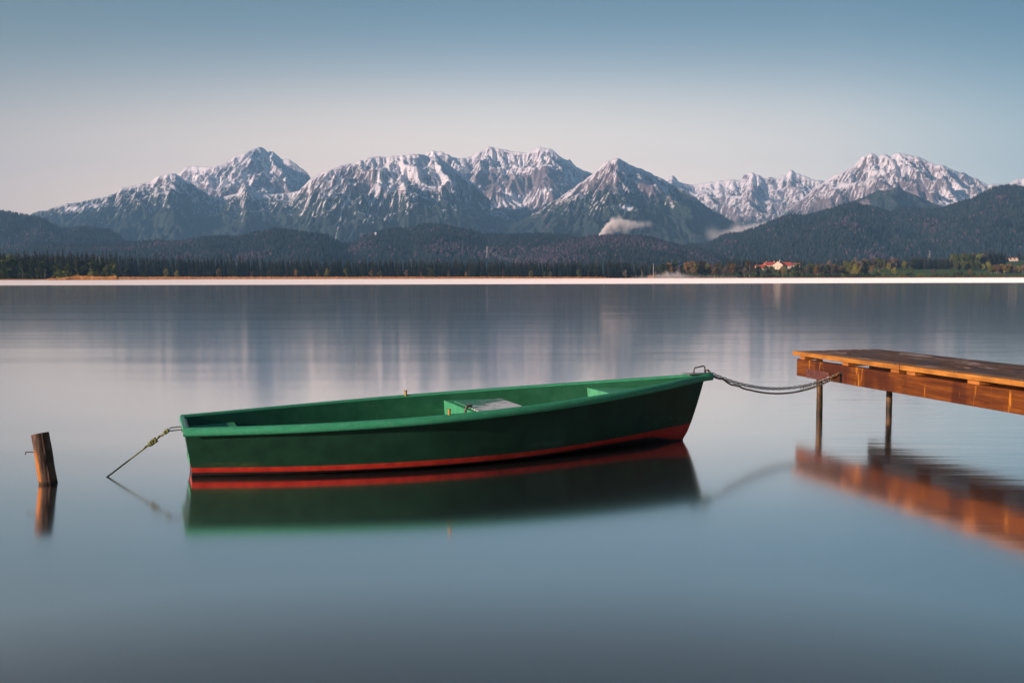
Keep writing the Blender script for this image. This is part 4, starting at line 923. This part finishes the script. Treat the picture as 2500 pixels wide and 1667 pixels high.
b = MB(); b.add([(4.40, -.075, zb_), (4.40, .075, zb_), (4.61, .03, zb_), (4.61, -.03, zb_), (4.40, -.075, zb_ - .010), (4.40, .075, zb_ - .010), (4.61, .03, zb_ - .006), (4.61, -.03, zb_ - .006)], [(3, 2, 1, 0), (4, 5, 6, 7), (0, 1, 5, 4), (1, 2, 6, 5), (2, 3, 7, 6), (3, 0, 4, 7)])
plate = b.build('bow_plate', M_ZINC, boat, bevel=.003)
b = MB(); b.tube([(4.49, 0, zb_ - .005), (4.492, 0, zb_ + .035), (4.500, 0, zb_ + .048), (4.59, 0, zb_ + .062), (4.602, 0, zb_ + .056), (4.606, 0, zb_ + .04), (4.606, 0, zb_ - .01)], .0065, 8); b.build('mooring_handle', M_IRON, plate, smooth=True)
b = MB()
for dz in (-.012, .012): b.tube([(.02, 0, .352 + dz), (-.085, 0, .345 + dz), (-.10, 0, .343 + dz * .5)], .005, 6)
b.tube([(-.10, 0, .337), (-.104, 0, .343), (-.10, 0, .349)], .005, 6); b.box((.0, 0, .352), (.02, .05, .06)); b.build('mooring_ring', M_ZINC, boat)
boatM = Matrix.Translation((-2.536, 7.604, 0)) @ Matrix.Rotation(.352, 4, 'Z')

# ------------------------------------------------------------------ jetty
jd = Vector((.262, -.965, 0)).normalized(); jn = Vector((-jd.y, jd.x, 0))      # along the jetty towards the shore; jn points right across it
jo = Vector((3.115, 11.03, 0)); jang = math.atan2(jd.y, jd.x)
def wood_mat(name, a, b_, c_, knots=True, axis='x', rough=.55, wet=0.0):
    m = Mat(name); g = m.noise(m.coords('Object', (1.2, 22, 22)), 1.6, 6, .65, .6); big = m.noise(m.coords('Object', (3.2, 1.0, 1.0)), 1.3, 3, .5)
    vv = m.node('ShaderNodeTexVoronoi'); m.val(vv.inputs['Vector'], m.coords('Object', (2.2, 9, 9))); vv.inputs['Scale'].default_value = 1.0
    c = m.ramp(g, [(0.28, a), (0.5, b_), (0.74, c_)])
    blotch = m.ramp(big, [(0.35, (.55, .5, .48)), (0.6, (1, 1, 1)), (.8, (1.15, 1.1, 1.0))]); c = m.mix(.8, c, blotch, 'MULTIPLY')
    if knots: c = m.mix(m.math('MULTIPLY', m.math('SUBTRACT', 1.0, m.step(vv.outputs['Distance'], .05, .16)), .7), c, tuple(x * .3 for x in a))
    return m.bsdf(c, rough, normal=m.bump(g, .35, .006), spec=.35)
def beam_mat():
    m = Mat('stained_beam'); co = m.coords('Object', (1, 1, 1)); g = m.noise(m.coords('Object', (1.0, 16, 16)), 2.0, 6, .65, .8)
    st = m.noise(m.coords('Object', (7, .4, .7)), 1.0, 5, .62, 1.5); bl = m.noise(m.coords('Object', (1.6, .3, .3)), 1.4, 2, .4)
    c = m.ramp(g, [(0.3, (.055, .014, .002)), (0.5, (.112, .031, .003)), (0.72, (.195, .064, .005))])
    c = m.mix(m.step(bl, .48, .54), c, m.ramp(g, [(0.3, (.034, .008, .002)), (0.7, (.085, .021, .003))]))
    c = m.mix(m.math('MULTIPLY', m.step(st, .60, .68), .85), c, (.40, .155, .013))
    c = m.mix(m.math('MULTIPLY', m.step(st, .40, .34), .7), c, (.10, .022, .008))
    return m.bsdf(c, .5, normal=m.bump(g, .3, .005), spec=.35)
M_BEAM = beam_mat()
M_EDGE = wood_mat('yellow_plank_edge', (.22, .085, .013), (.38, .16, .024), (.50, .24, .045))
def deck_mat():
    m = Mat('weathered_deck'); g = m.noise(m.coords('Object', (1.3, 26, 26)), 1.6, 6, .7, .5); big = m.noise(m.coords('Object', (1.1, 3.0, 1)), 1.5, 5, .68, .5); oi = m.noise(m.coords('Object', (.15, 7.7, 1)), 1.0, 1, .5)
    c = m.ramp(g, [(0.3, (.030, .011, .004)), (0.5, (.085, .034, .008)), (0.74, (.22, .10, .022))])
    c = m.mix(m.math('MULTIPLY', m.step(oi, .5, .62), .4), c, (.26, .11, .02)); c = m.mix(m.math('MULTIPLY', m.step(big, .50, .38), .75), c, (.018, .008, .004))
    wv = m.math('ADD', big, m.math('MULTIPLY', m.math('SUBTRACT', g, .5), .55))
    c = m.mix(m.math('MULTIPLY', m.step(wv, .56, .63), .8), c, (.40, .33, .30))
    r = m.ramp(big, [(.3, (.32, .32, .32)), (.7, (.7, .7, .7))])
    return m.bsdf(c, r, normal=m.bump(g, .5, .008), spec=.16)
M_DECK = deck_mat()
M_JOIST = wood_mat('joist_wood', (.20, .07, .015), (.34, .13, .028), (.46, .19, .045), knots=False)
jetty = empty('jetty', (jo.x, jo.y, 0), jang); tag(jetty, 'orange stained wooden jetty on thin posts reaching in from the right', 'jetty')
JL = 13.0; zt = .68; rj = random.Random(4)
# local axes: x along the jetty, +y to the right across it
b = MB(); wv = 1.10; nb = 8; pw = wv / nb
for i in range(1, nb):
    x = -.01 + rj.uniform(0, .02); cut = rj.uniform(1.5, 4)
    while x < JL:
        x2 = min(JL, x + cut); b.box(((x + x2) / 2, pw * (i + .5), zt - .022 + rj.uniform(-.002, .002)), (x2 - x - .006, pw - .011, .044)); x = x2; cut = rj.uniform(3.2, 4.6)
b.build('deck', M_DECK, jetty, bevel=.004)
eb = MB(); jx = 1.86
eb.box((jx / 2 - .004, pw * .5, zt - .0225), (jx - .004, pw - .008, .045)); eb.build('edge_board', [M_EDGE], jetty, bevel=.004)
eb = MB(); eb.box(((jx + 6) / 2 + .003, pw * .5, zt - .0225), (6 - jx - .004, pw - .008, .045)); eb.box((9.5, pw * .5, zt - .0225), (6.99, pw - .008, .045)); eb.build('edge_board', [M_EDGE], jetty, bevel=.004)
jb = MB()
for xc, wd in ((.13, .09), (.93, .10), (1.73, .12), (1.965, .12), (2.78, .14), (3.6, .12), (4.5, .12), (5.4, .12), (6.9, .12), (8.4, .12), (9.9, .12), (11.4, .12)):
    jb.box((xc, .56, zt - .066), (wd, 1.02, .040))
jb.build('joist', M_JOIST, jetty, bevel=.003)
for y in (.075, 1.00):
    bb = MB(); bb.box((JL / 2 - .02, y + .03, .4975), (JL, .07, .189)); bb.build('beam', M_BEAM, jetty, bevel=.004)
def post_mat():
    m = Mat('rusty_post'); n = m.noise(m.coords('Object', (1, 1, .5)), 18, 5, .7); sep = m.node('ShaderNodeSeparateXYZ'); m.link(m.coords(), sep.inputs[0])
    c = m.ramp(n, [(0.3, (.020, .013, .008)), (0.5, (.055, .034, .016)), (0.7, (.15, .085, .032))])
    wet = m.math('SUBTRACT', 1.0, m.step(m.math('ADD', sep.outputs[2], m.math('MULTIPLY', n, .06)), .06, .11)); c = m.mix(m.math('MULTIPLY', wet, .8), c, (.012, .014, .008))
    return m.bsdf(c, .6, normal=m.bump(n, .5, .006), spec=.3)
M_POST = post_mat(); Ji = (Matrix.Translation((jo.x, jo.y, 0)) @ Matrix.Rotation(jang, 4, 'Z')).inverted()
posts = [Ji @ Vector((3.355, 10.81, 0)), Ji @ Vector((4.226, 11.10, 0))]
posts += [Vector((posts[0].x + 4.6, .10, 0)), Vector((posts[0].x + 4.6, 1.02, 0)), Vector((posts[0].x + 9, .10, 0)), Vector((posts[0].x + 9, 1.02, 0))]
for p in posts:
    b = MB(); zz = np.linspace(-1.2, .60, 16)
    b.tube([(p.x + .004 * math.sin(z * 7), p.y + .004 * math.cos(z * 5), z) for z in zz], [.033 + .0015 * math.sin(z * 23) for z in zz], 12); b.build('post', M_POST, jetty, smooth=True)
# the photo's bracket plate and the hole for the chain lie on the outer face of the near beam (local y = .07)
def on_beam(px, py):
    o_ = Ji @ Vector((0, 0, CAM_H)); d_ = (Ji.to_3x3() @ ray(px, py)); t = (.070 - o_.y) / d_.y; return o_ + d_ * t
pa, pc = on_beam(1970, 900), on_beam(2026, 914); pb = on_beam(1998, 929)
M_RUST = simple('rusted_plate', (.12, .045, .035), .6, .3, var=.35, scale=25, bump=.2)
b = MB(); xa, xb = pa.x, pc.x; b.box(((xa + xb) / 2, .064, (pa.z + .40) / 2 + .0), (xb - xa, .008, abs(pa.z - .40)))
b.build('bracket_plate', M_RUST, jetty)
b = MB()
for fx in (.06, .94):
    for fz in (.82,): b.tube([(xa + (xb - xa) * fx, .0585, .40 + (pa.z - .40) * fz), (xa + (xb - xa) * fx, .0565, .40 + (pa.z - .40) * fz)], .006, 8)
b.build('bolt_head', M_ZINC, jetty)
hole = on_beam(2054, 914); b = MB(); b.tube([(hole.x, .071, hole.z), (hole.x, .066, hole.z)], [.030, .026], 16); b.build('chain_hole', simple('dark_hole', (.015, .01, .008), .8), jetty)
b = MB()
for xx in np.arange(.14, 8, .8):
    for dx in (-.02, .03): b.tube([(xx + dx + rj.uniform(-.02, .02), pw * .35, zt - .002), (xx + dx, pw * .35, zt + .004)], .006, 6)
b.build('nail_heads', M_ZINC, jetty)

# ------------------------------------------------------------------ mooring chain, ropes, post
bow_pt = boatM @ Vector((4.607, 0, zb_ + .03)); hole_w = Ji.inverted() @ Vector((hole.x, .045, hole.z))
def sag(a, b_, s, n, side=0.0):
    pts = []
    for i in range(n + 1):
        f = i / n; q = a.lerp(b_, f); q.z -= 4 * s * f * (1 - f); q.x += side * math.sin(f * math.pi); pts.append(q)
    return pts
M_ROPEB = simple('brown_rope', (.15, .10, .065), .9, var=.35, scale=120, bump=.3)
base = sag(bow_pt, hole_w, .205, 220)
# chain: alternating links along a slightly shallower curve
cpath = sag(bow_pt + Vector((0, 0, -.01)), hole_w + Vector((0, 0, .014)), .165, 400)
def chain_links(path, pitch, L, w, r):
    b = MB(); acc = 0; k = 0; last = path[0]
    for i in range(1, len(path)):
        acc += (path[i] - path[i - 1]).length
        if acc >= pitch:
            acc -= pitch; c = path[i]; t = (path[min(i + 2, len(path) - 1)] - path[i - 2]).normalized(); side = t.cross(Vector((0, 0, 1))).normalized(); upv = side.cross(t)
            a = side if k % 2 else upv; a = (a * .85 + (upv if k % 2 else side) * .35).normalized(); pts = []
            for q in range(13):
                th = 2 * math.pi * q / 12; x = math.cos(th); y = math.sin(th); pts.append(c + t * (L / 2 * x + (L * .12 if x > 0 else -L * .12 if x < 0 else 0)) + a * (w / 2 * y))
            b.tube(pts, r, 5, caps=False); k += 1
    return b
tag(chain_links(cpath, .038, .046, .030, .0042).build('mooring_chain', M_ZINC, smooth=True), 'grey steel link chain hanging between the boat bow and the jetty', 'chain')
b = MB(); rp_pts = []; 
for i, q in enumerate(base):
    f = i / len(base); tw = .014 * max(0, 1 - f / .34); th = f * 60
    rp_pts.append(q + Vector((math.cos(th) * tw, 0, math.sin(th) * tw - .006)))
b.tube(rp_pts, .0085, 7)
# turns of the rope lashed round chain near the jetty
coil = []
for i in range(180):
    f = .70 + .235 * i / 179; j = f * (len(base) - 1); q = base[int(j)].lerp(base[min(int(j) + 1, len(base) - 1)], j - int(j)); th = i / 179 * 2 * math.pi * 14
    coil.append(q + Vector((math.cos(th) * .018, math.sin(th) * .012, math.sin(th) * .022 + .012)))
o = b.build('mooring_rope', M_ROPEB, smooth=True); tag(o, 'brown rope twisted round the chain between boat bow and jetty', 'rope')
b = MB(); b.tube(coil, .0042, 5); b.build('lashing', simple('pale_cord', (.50, .45, .36), .8, var=.2), o, smooth=True)
b = MB(); kq = [base[int(len(base) * f)] for f in (.93, .95, .97, .985)]
for i, q in enumerate(kq): b.tube([q + Vector((-.02, 0, -.012)), q + Vector((0, -.012, .02)), q + Vector((.02, 0, .004))], .009, 6)
b.build('knot', simple('ochre_rope', (.33, .18, .05), .9, var=.3), o, smooth=True)

M_ROPEG = simple('green_yellow_rope', (.13, .15, .05), .9, var=.45, scale=160, bump=.3)
ring_w = boatM @ Vector((-.10, 0, .343)); wat = at_z(262, 1164, 0.0)
e = ring_w + (wat - ring_w) * 1.25
b = MB(); pts = [ring_w.lerp(e, i / 60) for i in range(61)]
b.tube(pts, .0062, 7)
lay = []
for i in range(120):       # doubled, twisted part below the boat
    f = .02 + .30 * i / 119; q = ring_w.lerp(e, f); th = i / 119 * 22; lay.append(q + Vector((0, math.cos(th) * .008, math.sin(th) * .009)))
b.tube(lay, .005, 6)
o = b.build('stern_rope', M_ROPEG, smooth=True); tag(o, 'taut green yellow rope running from the boat stern down into the water', 'rope')
def knot(f, s):
    b = MB(); c = ring_w.lerp(e, f); d = (e - ring_w).normalized(); a = d.orthogonal().normalized(); c2 = d.cross(a); pts = []
    for i in range(60):
        th = i / 59 * 2 * math.pi * 2; pts.append(c + d * (math.sin(th * 1.5) * s * 1.1) + a * (math.cos(th) * s * (.8 + .3 * math.sin(th * 2))) + c2 * (math.sin(th) * s * .8))
    b.tube(pts, .0075, 6); b.build('knot', M_ROPEG, o, smooth=True)
knot(.035, .014); knot(.205, .022); knot(.235, .016)

def stump_mat():
    m = Mat('mooring_post_wood'); co = m.coords('Object', (1, 1, .18)); g = m.noise(co, 45, 6, .7); big = m.noise(m.coords('Object', (1, 1, .4)), 9, 4, .6); sep = m.node('ShaderNodeSeparateXYZ'); m.link(m.coords(), sep.inputs[0])
    c = m.ramp(g, [(0.3, (.030, .020, .014)), (0.5, (.085, .055, .038)), (0.72, (.20, .14, .10))])
    # warm sunlight painted into the colour: orange low on the left side
    d = m.math('ADD', m.math('MULTIPLY', sep.outputs[0], -12.0), m.math('ADD', m.math('MULTIPLY', sep.outputs[2], -1.3), m.math('MULTIPLY', big, .55)))
    hide = m.step(m.math('ADD', sep.outputs[2], m.math('MULTIPLY', m.math('SUBTRACT', big, .5), .12)), .27, .21)
    c = m.mix(m.math('MULTIPLY', m.step(d, .44, .50), hide), c, m.ramp(g, [(0.3, (.22, .078, .012)), (.7, (.42, .17, .030))]))
    wet = m.step(m.math('ADD', sep.outputs[2], m.math('MULTIPLY', big, .04)), .055, .03); c = m.mix(m.math('MULTIPLY', wet, .85), c, (.010, .009, .007))
    return m.bsdf(c, .75, normal=m.bump(g, .8, .012), spec=.2)
pb0 = at_z(117, 1180, 0.0); pt0 = at_y(97, 1058, pb0.y)
b = MB(); rs = random.Random(9); n_side = 22; rows = 14; prof_r = [.060 * (1 + .05 * rs.gauss(0, 1)) for _ in range(n_side)]
axis = (pt0 - pb0); vs = []
for i in range(rows + 4):
    f = -.9 + 1.9 * i / (rows + 3)
    for k in range(n_side):
        th = 2 * math.pi * k / n_side; r = prof_r[k] * (1 + .02 * math.sin(f * 9 + k)) * (1.0 + .04 * (1 - f)); c = axis * f
        vs.append((c.x + math.cos(th) * r, c.y + math.sin(th) * r, c.z - (0 if i < rows + 3 else -(math.cos(th) * .012 - math.sin(th) * .006))))
fs = []
for i in range(rows + 3):
    for k in range(n_side): fs.append((i * n_side + k, i * n_side + (k + 1) % n_side, (i + 1) * n_side + (k + 1) % n_side, (i + 1) * n_side + k))
fs.append(tuple(range((rows + 3) * n_side, (rows + 4) * n_side))); b.add(vs, fs)
mp = b.build('mooring_post', stump_mat(), smooth=True); mp.data.set_sharp_from_angle(angle=rad(50)); mp.location = pb0
tag(mp, 'short weathered wooden post leaning in the water at the left', 'post')
b = MB(); q0 = axis * .62; hk = [at_y(x, y, pb0.y - .0) - pb0 for x, y in ((84, 1103), (63.5, 1103.5), (62, 1105), (62, 1110))]
b.tube([q0] + hk, .0042, 6); b.build('iron_hook', M_IRON, mp)

# ------------------------------------------------------------------ haze
b = MB(); b.box((0, 6650, 799), (30000, 14100, 1602)); o = b.build('haze', vol_mat('air_haze', (.32, .65, 1.0), 6.0e-5, .0)); tag(o, 'thin blue morning haze filling the air', 'haze', kind='stuff')
